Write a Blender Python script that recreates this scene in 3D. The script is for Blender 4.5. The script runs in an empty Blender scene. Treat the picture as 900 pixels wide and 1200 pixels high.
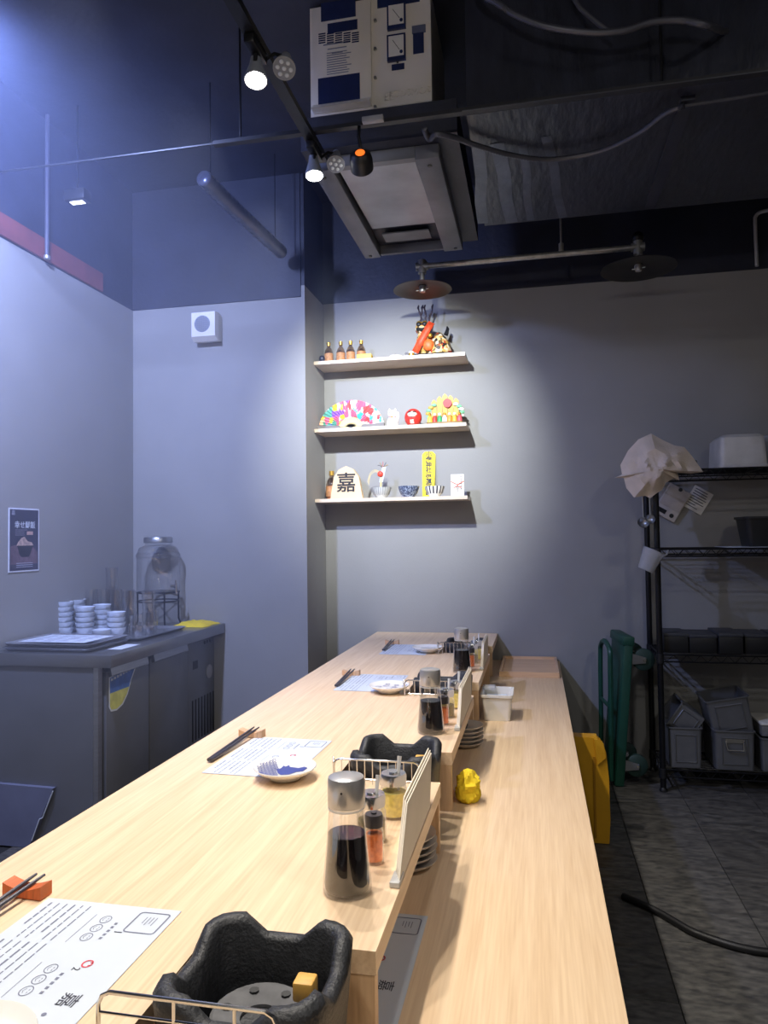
import bpy, bmesh, math, random
from mathutils import Matrix, Vector, noise

random.seed(7)
SC = bpy.context.scene
COL = SC.collection
PI = math.pi

# ------------------------------------------------------------------ camera
F = 850.0
CAMZ = 1.24
dY = Vector(((627 - 450) / F, -(627 - 600) / F, -1.0)).normalized()
_uz = (-0.013 * dY[0] + dY[1]) / (-dY[2])
dZ = Vector((-0.013, 1.0, _uz)).normalized()
dX = dY.cross(dZ)
CR = Matrix((dX, dY, dZ))              # camera space -> world
CC = Vector((0, 0, CAMZ))
cam_data = bpy.data.cameras.new('camera')
cam_data.sensor_fit = 'VERTICAL'
cam_data.sensor_height = 36.0
cam_data.lens = 36.0 * F / 1200.0
cam_data.clip_start = 0.02
cam = bpy.data.objects.new('camera', cam_data)
cam.matrix_world = Matrix.Translation(CC) @ CR.to_4x4()
COL.objects.link(cam)
SC.camera = cam


def ray(x, y):
    return CR @ Vector(((x - 450) / F, -(y - 600) / F, -1.0))


def PZ(x, y, z):
    d = ray(x, y)
    return CC + d * ((z - CAMZ) / d.z)


def PY(x, y, v):
    d = ray(x, y)
    return CC + d * (v / d.y)


def PX(x, y, v):
    d = ray(x, y)
    return CC + d * (v / d.x)


# ------------------------------------------------------------------ world and exposure
w = bpy.data.worlds.new('world')
SC.world = w
w.use_nodes = True
w.node_tree.nodes['Background'].inputs[0].default_value = (0.55, 0.6, 0.8, 1)
w.node_tree.nodes['Background'].inputs[1].default_value = 0.03
SC.view_settings.view_transform = 'Standard'
SC.view_settings.look = 'None'
SC.view_settings.gamma = 1.0
SC.view_settings.use_curve_mapping = False
SC.view_settings.exposure = 0.0

# power of the lamps (each belongs to a fixture built further down)
P_COUNTER = 51.0        # track spots over the counter
P_WALL = 225.0           # black spotlight aimed at the display shelves
P_COOL = 350.0           # unseen blue lamp added for the lens glare glow
P_ROOM = 20.0           # unseen ceiling lamp added as room fill
P_NEAR = 19.0           # unseen globe lamp added to brighten the exhaust unit
HAZE = 0.08

D = 3.92          # back wall
FZ = 0.05         # floor level
PF = 3.573        # front of the pillar block
AX = -1.149       # side of the pillar block
LX = -2.131       # wall on the cabinet side
RX = 2.4
FY = -2.2
CZ = 3.15
Z2 = 0.72         # raised counter
Z1 = 0.58         # lower counter


# ------------------------------------------------------------------ materials
def lin(c):
    r = []
    for v in c:
        v = v / 255.0
        r.append(v / 12.92 if v <= 0.04045 else ((v + 0.055) / 1.055) ** 2.4)
    return (r[0], r[1], r[2], 1.0)


MATS = {}


def M(name, rgb, rough=0.5, metal=0.0, var=0.12, scale=12.0, bump=0.0, bscale=None, stretch=None,
      emit=None, strength=0.0, spec=0.5, rand=0.0):
    if name in MATS:
        return MATS[name]
    m = bpy.data.materials.new(name)
    m.use_nodes = True
    nt = m.node_tree
    b = nt.nodes['Principled BSDF']
    b.inputs['Roughness'].default_value = rough
    b.inputs['Metallic'].default_value = metal
    b.inputs['Specular IOR Level'].default_value = spec
    tc = nt.nodes.new('ShaderNodeTexCoord')
    mp = nt.nodes.new('ShaderNodeMapping')
    nt.links.new(tc.outputs['Object'], mp.inputs['Vector'])
    if stretch:
        mp.inputs['Scale'].default_value = stretch
    nz = nt.nodes.new('ShaderNodeTexNoise')
    nz.inputs['Scale'].default_value = scale
    nz.inputs['Detail'].default_value = 5
    nt.links.new(mp.outputs['Vector'], nz.inputs['Vector'])
    rp = nt.nodes.new('ShaderNodeValToRGB')
    c = lin(rgb)
    rp.color_ramp.elements[0].position = 0.3
    rp.color_ramp.elements[1].position = 0.7
    rp.color_ramp.elements[0].color = tuple(v * (1 - var) for v in c[:3]) + (1,)
    rp.color_ramp.elements[1].color = tuple(min(1, v * (1 + var)) for v in c[:3]) + (1,)
    nt.links.new(nz.outputs['Fac'], rp.inputs['Fac'])
    out = rp.outputs['Color']
    if rand:
        oi = nt.nodes.new('ShaderNodeObjectInfo')
        hs = nt.nodes.new('ShaderNodeHueSaturation')
        mr = nt.nodes.new('ShaderNodeMapRange')
        mr.inputs['To Min'].default_value = 1 - rand
        mr.inputs['To Max'].default_value = 1 + rand
        nt.links.new(oi.outputs['Random'], mr.inputs['Value'])
        nt.links.new(mr.outputs['Result'], hs.inputs['Value'])
        nt.links.new(out, hs.inputs['Color'])
        out = hs.outputs['Color']
    nt.links.new(out, b.inputs['Base Color'])
    if bump:
        bp = nt.nodes.new('ShaderNodeBump')
        bp.inputs['Strength'].default_value = bump
        bp.inputs['Distance'].default_value = 0.01
        n2 = nt.nodes.new('ShaderNodeTexNoise')
        n2.inputs['Scale'].default_value = bscale or scale * 3
        n2.inputs['Detail'].default_value = 6
        nt.links.new(mp.outputs['Vector'], n2.inputs['Vector'])
        nt.links.new(n2.outputs['Fac'], bp.inputs['Height'])
        nt.links.new(bp.outputs['Normal'], b.inputs['Normal'])
    if emit:
        b.inputs['Emission Color'].default_value = lin(emit)
        b.inputs['Emission Strength'].default_value = strength
    MATS[name] = m
    return m


def thin_glass(name, tint=(1, 1, 1), base=0.05, rough=0.02):
    m = bpy.data.materials.new(name)
    m.use_nodes = True
    nt = m.node_tree
    nt.nodes.remove(nt.nodes['Principled BSDF'])
    out = nt.nodes['Material Output']
    tr = nt.nodes.new('ShaderNodeBsdfTransparent')
    tr.inputs['Color'].default_value = (*tint, 1)
    gl = nt.nodes.new('ShaderNodeBsdfGlossy')
    gl.inputs['Roughness'].default_value = rough
    lw = nt.nodes.new('ShaderNodeLayerWeight')
    lw.inputs['Blend'].default_value = 0.25
    mr = nt.nodes.new('ShaderNodeMapRange')
    mr.inputs['To Min'].default_value = base
    mr.inputs['To Max'].default_value = 0.75
    nt.links.new(lw.outputs['Facing'], mr.inputs['Value'])
    mx = nt.nodes.new('ShaderNodeMixShader')
    nt.links.new(mr.outputs['Result'], mx.inputs['Fac'])
    nt.links.new(tr.outputs[0], mx.inputs[1])
    nt.links.new(gl.outputs[0], mx.inputs[2])
    nt.links.new(mx.outputs[0], out.inputs['Surface'])
    MATS[name] = m
    return m


def milky(name, rgb, alpha=0.55, rough=0.35):
    m = M(name, rgb, rough)
    m.node_tree.nodes['Principled BSDF'].inputs['Alpha'].default_value = alpha
    return m


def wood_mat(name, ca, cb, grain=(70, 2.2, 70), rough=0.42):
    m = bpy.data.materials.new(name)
    m.use_nodes = True
    nt = m.node_tree
    b = nt.nodes['Principled BSDF']
    b.inputs['Roughness'].default_value = rough
    tc = nt.nodes.new('ShaderNodeTexCoord')
    mp = nt.nodes.new('ShaderNodeMapping')
    mp.inputs['Scale'].default_value = grain
    nt.links.new(tc.outputs['Object'], mp.inputs['Vector'])
    n1 = nt.nodes.new('ShaderNodeTexNoise')
    n1.inputs['Scale'].default_value = 1.0
    n1.inputs['Detail'].default_value = 6
    n1.inputs['Distortion'].default_value = 0.6
    nt.links.new(mp.outputs['Vector'], n1.inputs['Vector'])
    mp2 = nt.nodes.new('ShaderNodeMapping')
    mp2.inputs['Scale'].default_value = tuple(g * 3.2 for g in grain)
    nt.links.new(tc.outputs['Object'], mp2.inputs['Vector'])
    n2 = nt.nodes.new('ShaderNodeTexNoise')
    n2.inputs['Scale'].default_value = 1.0
    n2.inputs['Detail'].default_value = 3
    nt.links.new(mp2.outputs['Vector'], n2.inputs['Vector'])
    mx = nt.nodes.new('ShaderNodeMath')
    mx.operation = 'MULTIPLY_ADD'
    mx.inputs[1].default_value = 0.55
    nt.links.new(n1.outputs['Fac'], mx.inputs[0])
    m2 = nt.nodes.new('ShaderNodeMath')
    m2.operation = 'MULTIPLY'
    m2.inputs[1].default_value = 0.45
    nt.links.new(n2.outputs['Fac'], m2.inputs[0])
    nt.links.new(m2.outputs[0], mx.inputs[2])
    rp = nt.nodes.new('ShaderNodeValToRGB')
    rp.color_ramp.elements[0].position = 0.36
    rp.color_ramp.elements[1].position = 0.62
    rp.color_ramp.elements[0].color = lin(ca)
    rp.color_ramp.elements[1].color = lin(cb)
    nt.links.new(mx.outputs[0], rp.inputs['Fac'])
    nt.links.new(rp.outputs['Color'], b.inputs['Base Color'])
    bp = nt.nodes.new('ShaderNodeBump')
    bp.inputs['Strength'].default_value = 0.06
    bp.inputs['Distance'].default_value = 0.003
    nt.links.new(mx.outputs[0], bp.inputs['Height'])
    nt.links.new(bp.outputs['Normal'], b.inputs['Normal'])
    MATS[name] = m
    return m


def slate_mat():
    m = bpy.data.materials.new('slate')
    m.use_nodes = True
    nt = m.node_tree
    b = nt.nodes['Principled BSDF']
    b.inputs['Roughness'].default_value = 0.5
    ge = nt.nodes.new('ShaderNodeNewGeometry')
    oi = nt.nodes.new('ShaderNodeObjectInfo')
    mp = nt.nodes.new('ShaderNodeMapping')
    mp.inputs['Rotation'].default_value = (0, 0, 0.5)
    mp.inputs['Scale'].default_value = (3.2, 7.0, 3.0)
    nt.links.new(ge.outputs['Position'], mp.inputs['Vector'])
    n1 = nt.nodes.new('ShaderNodeTexNoise')
    n1.noise_type = 'RIDGED_MULTIFRACTAL'
    n1.inputs['Scale'].default_value = 1.6
    n1.inputs['Detail'].default_value = 7
    n1.inputs['Distortion'].default_value = 0.7
    nt.links.new(mp.outputs['Vector'], n1.inputs['Vector'])
    n2 = nt.nodes.new('ShaderNodeTexNoise')
    n2.inputs['Scale'].default_value = 9
    n2.inputs['Detail'].default_value = 8
    nt.links.new(mp.outputs['Vector'], n2.inputs['Vector'])
    rp = nt.nodes.new('ShaderNodeValToRGB')
    e = rp.color_ramp.elements
    e[0].position = 0.3
    e[0].color = lin((56, 56, 57))
    e[1].position = 0.75
    e[1].color = lin((104, 102, 98))
    nt.links.new(n2.outputs['Fac'], rp.inputs['Fac'])
    mr = nt.nodes.new('ShaderNodeMapRange')
    mr.inputs['To Min'].default_value = 0.82
    mr.inputs['To Max'].default_value = 1.15
    nt.links.new(oi.outputs['Random'], mr.inputs['Value'])
    hs = nt.nodes.new('ShaderNodeHueSaturation')
    nt.links.new(rp.outputs['Color'], hs.inputs['Color'])
    nt.links.new(mr.outputs['Result'], hs.inputs['Value'])
    nt.links.new(hs.outputs['Color'], b.inputs['Base Color'])
    bp = nt.nodes.new('ShaderNodeBump')
    bp.inputs['Strength'].default_value = 0.9
    bp.inputs['Distance'].default_value = 0.02
    nt.links.new(n1.outputs['Fac'], bp.inputs['Height'])
    nt.links.new(bp.outputs['Normal'], b.inputs['Normal'])
    MATS['slate'] = m
    return m


def patch_mat(name, cols, scale=30.0, rough=0.5, metal=0.0, axis_bias=None):
    """brocade of irregular colour patches"""
    m = bpy.data.materials.new(name)
    m.use_nodes = True
    nt = m.node_tree
    b = nt.nodes['Principled BSDF']
    b.inputs['Roughness'].default_value = rough
    b.inputs['Metallic'].default_value = metal
    tc = nt.nodes.new('ShaderNodeTexCoord')
    vo = nt.nodes.new('ShaderNodeTexVoronoi')
    vo.inputs['Scale'].default_value = scale
    nt.links.new(tc.outputs['Object'], vo.inputs['Vector'])
    sp = nt.nodes.new('ShaderNodeSeparateColor')
    nt.links.new(vo.outputs['Color'], sp.inputs[0])
    rp = nt.nodes.new('ShaderNodeValToRGB')
    rp.color_ramp.interpolation = 'CONSTANT'
    els = rp.color_ramp.elements
    while len(els) < len(cols):
        els.new(0.5)
    for i, c in enumerate(cols):
        els[i].position = i / len(cols)
        els[i].color = lin(c)
    if axis_bias:
        sx = nt.nodes.new('ShaderNodeSeparateXYZ')
        nt.links.new(tc.outputs['Object'], sx.inputs[0])
        mr = nt.nodes.new('ShaderNodeMapRange')
        mr.inputs['From Min'].default_value = axis_bias[0]
        mr.inputs['From Max'].default_value = axis_bias[1]
        nt.links.new(sx.outputs['X'], mr.inputs['Value'])
        ma = nt.nodes.new('ShaderNodeMath')
        ma.operation = 'MULTIPLY_ADD'
        ma.inputs[1].default_value = 0.45
        nt.links.new(sp.outputs[0], ma.inputs[0])
        mb_ = nt.nodes.new('ShaderNodeMath')
        mb_.operation = 'MULTIPLY'
        mb_.inputs[1].default_value = 0.6
        nt.links.new(mr.outputs['Result'], mb_.inputs[0])
        nt.links.new(mb_.outputs[0], ma.inputs[2])
        nt.links.new(ma.outputs[0], rp.inputs['Fac'])
    else:
        nt.links.new(sp.outputs[0], rp.inputs['Fac'])
    nt.links.new(rp.outputs['Color'], b.inputs['Base Color'])
    MATS[name] = m
    return m


wall_m = M('wall_paint', (150, 149, 146), 0.75, var=0.05, scale=3, bump=0.05, bscale=120)
black_m = M('black_ceiling_paint', (40, 43, 58), 0.55, var=0.25, scale=6, bump=0.15, bscale=40)
foil_m = M('black_foil', (38, 41, 54), 0.33, var=0.3, scale=5, bump=0.6, bscale=9, stretch=(3, 1, 1))
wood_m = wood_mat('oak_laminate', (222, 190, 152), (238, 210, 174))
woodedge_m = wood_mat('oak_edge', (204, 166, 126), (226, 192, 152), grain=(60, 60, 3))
tray_m = wood_mat('tray_wood', (206, 168, 130), (222, 186, 148), grain=(3, 50, 50))
shelf_m = wood_mat('shelf_wood', (206, 186, 162), (222, 204, 182), grain=(3, 60, 60))
steel_m = M('brushed_steel', (168, 170, 174), 0.32, 0.9, var=0.08, scale=8, stretch=(1, 1, 14))
steelb_m = M('brushed_steel_worktop', (150, 152, 156), 0.28, 0.9, var=0.08, scale=8)
fridge_m = M('grey_steel_door', (120, 122, 126), 0.42, 0.55, var=0.06, scale=6)
chrome_m = M('chrome', (205, 205, 205), 0.18, 1.0, var=0.04)
galv_m = M('galvanised_pipe', (172, 170, 166), 0.4, 0.6, var=0.2, scale=40)
dark_m = M('black_plastic', (26, 27, 30), 0.45, var=0.15)
blackmetal_m = M('black_metal', (22, 23, 27), 0.4, 0.3, var=0.2)
navy_m = M('navy_window', (38, 48, 88), 0.25, var=0.1)
cream_m = M('cream_enamel', (228, 222, 212), 0.45, var=0.04)
white_m = M('white_plastic', (225, 222, 214), 0.45, var=0.04)
porc_m = M('porcelain', (232, 230, 224), 0.25, var=0.03)
porcb_m = M('pale_blue_porcelain', (206, 214, 226), 0.22, var=0.04)
paper_m = M('paper', (202, 210, 221), 0.7, var=0.02)
cream_paper_m = M('cream_paper', (232, 222, 204), 0.7, var=0.04)
ink_m = M('grey_ink', (118, 122, 142), 0.8, var=0.1)
inkd_m = M('dark_ink', (62, 64, 76), 0.8, var=0.1)
red_m = M('red_ink', (206, 70, 84), 0.7, var=0.05)
blue_m = M('cobalt_glaze', (62, 74, 150), 0.3, var=0.1)
iron_m = M('cast_iron', (38, 39, 42), 0.5, var=0.35, scale=60, bump=0.25, bscale=220)
ash_m = M('grey_ash', (96, 96, 98), 0.8, var=0.2, scale=50)
soy_m = M('soy_sauce', (26, 18, 20), 0.12, var=0.1)
chili_m = M('chili_powder', (255, 128, 62), 0.7, var=0.25, scale=160)
sesame_m = M('green_spice', (128, 112, 40), 0.8, var=0.4, scale=260)
mustard_m = M('yellow_spice', (244, 222, 120), 0.75, var=0.15, scale=160)
yellow_m = M('yellow_cloth', (236, 206, 40), 0.85, var=0.08, scale=40, bump=0.2, bscale=300)
yellowp_m = M('yellow_plastic', (216, 160, 34), 0.45, var=0.08)
green_m = M('green_paint', (26, 74, 60), 0.45, var=0.12)
rubber_m = M('green_rubber', (36, 62, 56), 0.6, var=0.15)
redbeam_m = M('rust_red_paint', (122, 62, 58), 0.6, var=0.15)
orangewood_m = M('orange_wood', (206, 104, 52), 0.5, var=0.2, scale=30, stretch=(8, 1, 1))
tanwood_m = M('tan_wood', (214, 172, 134), 0.5, var=0.2, scale=30, stretch=(8, 1, 1))
blockwood_m = M('yellow_wood', (224, 172, 84), 0.5, var=0.15, scale=30, stretch=(1, 8, 1))
linen_m = M('white_linen', (214, 200, 186), 0.9, var=0.08, scale=14, bump=0.25, bscale=160)
gold_m = M('gold', (226, 178, 74), 0.3, 0.8, var=0.15)
amber_m = M('amber_drink', (196, 132, 70), 0.25, var=0.2, scale=20)
skin_m = M('pale_face_paint', (240, 214, 190), 0.5, var=0.04)
daruma_m = M('daruma_red', (206, 52, 44), 0.4, var=0.1)
pale_m = M('pale_wood_piece', (232, 200, 158), 0.55, var=0.06, scale=8, stretch=(1, 1, 6))
signy_m = M('yellow_paper', (252, 222, 40), 0.65, var=0.03)
darkpanel_m = M('dark_navy_board', (100, 104, 124), 0.6, var=0.08)
slate = slate_mat()
glass_m = thin_glass('clear_glass', (1, 1, 1), .10)
glassb_m = thin_glass('bottle_glass', (0.97, 0.97, 0.97), 0.10)
milky_m = milky('translucent_plastic', (214, 214, 212), 0.75)
bag_m = milky('clear_plastic', (200, 202, 206), 0.45)
led_on_m = M('led_lit', (255, 255, 255), 0.5, emit=(255, 250, 240), strength=30.0)
led_off_m = M('led_lens', (190, 196, 206), 0.15, var=0.1)
amberglow_m = M('lamp_glow', (200, 90, 30), 0.5, emit=(255, 120, 40), strength=1.2)


# ------------------------------------------------------------------ mesh helpers
class MB:
    def __init__(s):
        s.v, s.f = [], []

    def add(s, vs, fs):
        o = len(s.v)
        s.v += [tuple(p) for p in vs]
        s.f += [tuple(i + o for i in q) for q in fs]
        return s

    def box(s, x0, y0, z0, x1, y1, z1):
        vs = [(x, y, z) for x in (x0, x1) for y in (y0, y1) for z in (z0, z1)]
        return s.add(vs, [(0, 1, 3, 2), (4, 6, 7, 5), (0, 4, 5, 1), (2, 3, 7, 6), (0, 2, 6, 4), (1, 5, 7, 3)])

    def bbox(s, x0, y0, z0, x1, y1, z1, b=0.004):
        """bevelled box"""
        bm = bmesh.new()
        r = bmesh.ops.create_cube(bm, size=1.0)
        for v in bm.verts:
            v.co = Vector((x0 + (v.co.x + .5) * (x1 - x0), y0 + (v.co.y + .5) * (y1 - y0), z0 + (v.co.z + .5) * (z1 - z0)))
        bmesh.ops.bevel(bm, geom=list(bm.edges), offset=b, segments=2, profile=0.5, affect='EDGES')
        bm.verts.index_update()
        s.add([v.co[:] for v in bm.verts], [[v.index for v in f.verts] for f in bm.faces])
        bm.free()
        return s

    def prism(s, poly, axis, a0, a1):
        n = len(poly)

        def p(u, v, a):
            return {'z': (u, v, a), 'y': (u, a, v), 'x': (a, u, v)}[axis]
        vs = [p(u, v, a0) for u, v in poly] + [p(u, v, a1) for u, v in poly]
        fs = [tuple(range(n)), tuple(range(2 * n - 1, n - 1, -1))]
        fs += [(i, (i + 1) % n, n + (i + 1) % n, n + i) for i in range(n)]
        return s.add(vs, fs)

    def lathe(s, prof, n=24, c=(0, 0, 0), ax=None):
        vs, fs, rings = [], [], []
        for r, z in prof:
            if r < 1e-6:
                rings.append([len(vs)])
                vs.append(Vector((0, 0, z)))
            else:
                rings.append(list(range(len(vs), len(vs) + n)))
                vs += [Vector((r * math.cos(2 * PI * i / n), r * math.sin(2 * PI * i / n), z)) for i in range(n)]
        for a, b in zip(rings, rings[1:]):
            if len(a) == 1 and len(b) == 1:
                continue
            for i in range(n):
                j = (i + 1) % n
                if len(a) == 1:
                    fs.append((a[0], b[i], b[j]))
                elif len(b) == 1:
                    fs.append((a[i], b[0], a[j]))
                else:
                    fs.append((a[i], b[i], b[j], a[j]))
        if ax is not None:
            q = Vector((0, 0, 1)).rotation_difference(Vector(ax).normalized())
            vs = [q @ v for v in vs]
        c = Vector(c)
        return s.add([v + c for v in vs], fs)

    def cyl(s, a, b, r, n=12, r2=None):
        a, b = Vector(a), Vector(b)
        L = (b - a).length
        r2 = r if r2 is None else r2
        return s.lathe([(0, 0), (r, 0), (r2, L), (0, L)], n, a, b - a)

    def tube(s, pts, r, n=8, closed=False):
        pts = [Vector(p) for p in pts]
        N = len(pts)
        rs = r if isinstance(r, (list, tuple)) else [r] * N
        up = None
        vs = []
        for i, p in enumerate(pts):
            a = pts[(i - 1) % N] if (closed or i > 0) else p
            b = pts[(i + 1) % N] if (closed or i < N - 1) else p
            t = (b - a).normalized()
            if up is None:
                up = t.orthogonal().normalized()
            up = (up - t * up.dot(t)).normalized()
            bi = t.cross(up)
            vs += [p + (up * math.cos(2 * PI * k / n) + bi * math.sin(2 * PI * k / n)) * rs[i] for k in range(n)]
        fs = []
        for i in range(N if closed else N - 1):
            o, q = i * n, ((i + 1) % N) * n
            fs += [(o + k, o + (k + 1) % n, q + (k + 1) % n, q + k) for k in range(n)]
        if not closed:
            fs += [tuple(range(n - 1, -1, -1)), tuple((N - 1) * n + k for k in range(n))]
        return s.add(vs, fs)

    def ball(s, c, r, nu=16, nv=10):
        r = (r, r, r) if not isinstance(r, (tuple, list)) else r
        m = MB()
        m.lathe([(math.sin(PI * i / nv), -math.cos(PI * i / nv)) if 0 < i < nv else (0, -1 if i == 0 else 1) for i in range(nv + 1)], nu)
        return s.add([(c[0] + v[0] * r[0], c[1] + v[1] * r[1], c[2] + v[2] * r[2]) for v in m.v], m.f)

    def strip(s, pts, wd, axis_n):
        """flat ribbon of width wd along pts, lying with normal axis_n"""
        pts = [Vector(p) for p in pts]
        nrm = Vector(axis_n)
        vs, fs = [], []
        for i, p in enumerate(pts):
            t = (pts[min(i + 1, len(pts) - 1)] - pts[max(i - 1, 0)]).normalized()
            sd = t.cross(nrm).normalized() * wd / 2
            vs += [p - sd, p + sd]
        for i in range(len(pts) - 1):
            fs.append((2 * i, 2 * i + 1, 2 * i + 3, 2 * i + 2))
        return s.add(vs, fs)

    def build(s, name, mat, parent=None, loc=None, smooth=True, ang=38):
        me = bpy.data.meshes.new(name)
        me.from_pydata(s.v, [], s.f)
        bm = bmesh.new()
        bm.from_mesh(me)
        bmesh.ops.recalc_face_normals(bm, faces=bm.faces)
        bm.to_mesh(me)
        bm.free()
        if smooth:
            me.polygons.foreach_set('use_smooth', [True] * len(me.polygons))
            me.set_sharp_from_angle(angle=math.radians(ang))
        me.materials.append(mat)
        o = bpy.data.objects.new(name, me)
        if name in ('small_print', 'caption', 'print', 'handwriting', 'instruction_print', 'sticker_print', 'wave_pattern', 'scroll_pattern', 'brush_pattern', 'foil_wrinkles'):
            o['kind'] = 'stuff'
        COL.objects.link(o)
        if parent:
            o.parent = parent
        if loc is not None:
            o.location = loc
        return o


def catmull(P, k=6):
    P = [Vector(p) for p in P]
    out = []
    for i in range(len(P) - 1):
        a, b, c, d = P[max(i - 1, 0)], P[i], P[i + 1], P[min(i + 2, len(P) - 1)]
        for j in range(k):
            t = j / k
            out.append(.5 * ((2 * b) + (c - a) * t + (2 * a - 5 * b + 4 * c - d) * t * t + (3 * b - a - 3 * c + d) * t ** 3))
    out.append(P[-1])
    return out


def tag(o, label, cat, group=None, kind=None):
    o['label'] = label
    o['category'] = cat
    if group:
        o['group'] = group
    if kind:
        o['kind'] = kind
    return o


def struct(o):
    o['kind'] = 'structure'
    return o


def thing(name, label, cat, loc=(0, 0, 0), rz=0.0, group=None):
    o = bpy.data.objects.new(name, None)
    o.empty_display_size = 0.05
    COL.objects.link(o)
    o.location = loc
    o.rotation_euler = (0, 0, rz)
    return tag(o, label, cat, group)


def copy_tree(o, parent=None):
    c = o.copy()
    COL.objects.link(c)
    c.parent = parent
    for ch in list(o.children):
        copy_tree(ch, c)
    return c


def dup(o, loc, label=None, rz=None, group=None):
    c = copy_tree(o)
    c.location = loc
    if rz is not None:
        c.rotation_euler = (0, 0, rz)
    if label:
        c['label'] = label
    if group:
        c['group'] = group
    return c


def text(name, s, size, mat, parent, mtx, ext=0.0004, offset=0.0):
    """flat lettering; mtx maps text plane (x right, y up, z out) into the parent's space"""
    cu = bpy.data.curves.new(name, 'FONT')
    cu.body = s
    cu.size = size
    cu.align_x = 'CENTER'
    cu.align_y = 'CENTER'
    cu.extrude = ext
    cu.offset = offset
    cu.resolution_u = 3
    t = bpy.data.objects.new(name, cu)
    COL.objects.link(t)
    dg = bpy.context.evaluated_depsgraph_get()
    me = bpy.data.meshes.new_from_object(t.evaluated_get(dg))
    bpy.data.objects.remove(t)
    bpy.data.curves.remove(cu)
    me.transform(mtx)
    me.materials.clear()
    me.materials.append(mat)
    o = bpy.data.objects.new(name, me)
    COL.objects.link(o)
    if parent:
        o.parent = parent
    return o


def frame(o, x, y, z=None):
    x, y = Vector(x).normalized(), Vector(y).normalized()
    z = x.cross(y)
    m = Matrix((x, y, z)).transposed().to_4x4()
    m.translation = Vector(o)
    return m


def spot(name, loc, target, watts, size=80, blend=0.6, col=(1, 0.93, 0.84), r=0.03, parent=None):
    l = bpy.data.lights.new(name, 'SPOT')
    l.energy = watts
    l.spot_size = math.radians(size)
    l.spot_blend = blend
    l.color = col
    l.shadow_soft_size = r
    o = bpy.data.objects.new(name, l)
    COL.objects.link(o)
    d = Vector(target) - Vector(loc)
    o.rotation_euler = d.to_track_quat('-Z', 'Y').to_euler()
    o.location = loc
    if parent:
        o.parent = parent
    return o


# ------------------------------------------------------------------ the room
fl = struct(MB().box(LX, FY, FZ - 0.12, RX, D, FZ - 0.006).build('floor', M('grout', (30, 30, 31), 0.8), smooth=False))
fl['label'] = 'dark slate tile floor'
TW, TL = 0.295, 0.59
tile_me = None
for i in range(-9, 7):
    x0 = 0.335 + TW * i
    off = 3.17 if i % 2 else 2.875
    for j in range(-6, 3):
        y0 = off + TL * j
        y1 = min(y0 + TL, D)
        if x0 < LX or x0 + TW > RX or y0 >= D - 0.02 or y0 < -0.4:
            continue
        if y1 - y0 < TL - 1e-4 or tile_me is None:
            o = MB().bbox(0.0015, 0.0015, -0.02, TW - 0.0015, (y1 - y0) - 0.0015, 0, 0.0012).build('tile', slate, fl, (x0, y0, FZ), smooth=False)
            if y1 - y0 > TL - 1e-4:
                tile_me = o.data
        else:
            o = bpy.data.objects.new('tile', tile_me)
            COL.objects.link(o)
            o.parent = fl
            o.location = (x0, y0, FZ)

struct(MB().box(LX - .1, D, FZ - .1, RX + .1, D + .1, 2.563).build('wall_back', wall_m, smooth=False))
struct(MB().box(LX, PF, FZ - .02, AX, D, 2.495).build('wall_back_pillar', wall_m, smooth=False))
struct(MB().box(LX - .1, FY, FZ - .1, LX, D, 2.495).build('wall_left', wall_m, smooth=False))
struct(MB().box(RX, FY, FZ - .1, RX + .1, D, CZ).build('wall_right', wall_m, smooth=False))
struct(MB().box(LX - .1, FY - .1, FZ - .1, RX + .1, FY, CZ).build('wall_front', wall_m, smooth=False))
struct(MB().box(LX - .1, FY - .1, CZ, RX + .1, D + .1, CZ + .1).build('ceiling', black_m, smooth=False))
o = struct(MB().box(AX - 0.02, PF + .002, 2.496, AX - 0.0005, D - 0.001, 2.556).build('trim_1', wall_m, smooth=False))
struct(MB().box(LX - .1, D, 2.564, RX + .1, D + .1, CZ).build('wall_back_upper', black_m, smooth=False))
struct(MB().box(LX, PF - .004, 2.497, AX - .021, D - 0.001, CZ).build('wall_back_pillar_upper', black_m, smooth=False))
struct(MB().box(AX - .0205, PF + .004, 2.557, AX - .002, D - 0.001, CZ).build('trim_2', black_m, smooth=False))
struct(MB().box(LX - .1, FY, 2.496, LX, PF - .005, CZ).build('wall_left_upper', black_m, smooth=False))
struct(MB().box(LX + .0005, 0.2, 2.5, LX + .014, 3.27, 2.592).build('trim_3', redbeam_m, smooth=False))

# ------------------------------------------------------------------ the counter
cnt = thing('dining_counter', 'long pale oak counter with raised dining top and lower serving deck', 'counter', (0, 0, 0))
RL, RR, NL = -0.86, -0.206, -0.432
PER, S0, SEG = 0.85, 0.906, 0.636
YN = -0.3
poly = [(RL, YN), (RR, YN)]
segs = []
for k in range(-1, 4):
    a = S0 + PER * k
    b = min(a + SEG, D - 0.002)
    if k == -1:
        a = YN
    segs.append((a, b))
    if k > -1:
        poly += [(RR, a)]
    poly += [(RR, b)]
    if k < 3:
        poly += [(NL, b), (NL, S0 + PER * (k + 1))]
poly += [(RL, D - .002)]
MB().prism(poly, 'z', Z2 - 0.03, Z2).build('raised_top', wood_m, cnt, smooth=False)
for a, b in segs:
    for y in ((a, a + .02), (b - .02, b)):
        if y[0] < 0 or y[1] > D - .01:
            continue
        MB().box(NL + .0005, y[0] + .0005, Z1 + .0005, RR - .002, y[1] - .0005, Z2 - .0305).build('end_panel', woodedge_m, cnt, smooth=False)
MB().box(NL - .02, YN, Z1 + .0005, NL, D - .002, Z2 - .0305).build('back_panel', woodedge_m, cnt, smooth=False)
MB().bbox(-0.80, YN, Z1 - 0.04, 0.111, D - .002, Z1, 0.002).build('lower_deck', wood_m, cnt)
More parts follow.
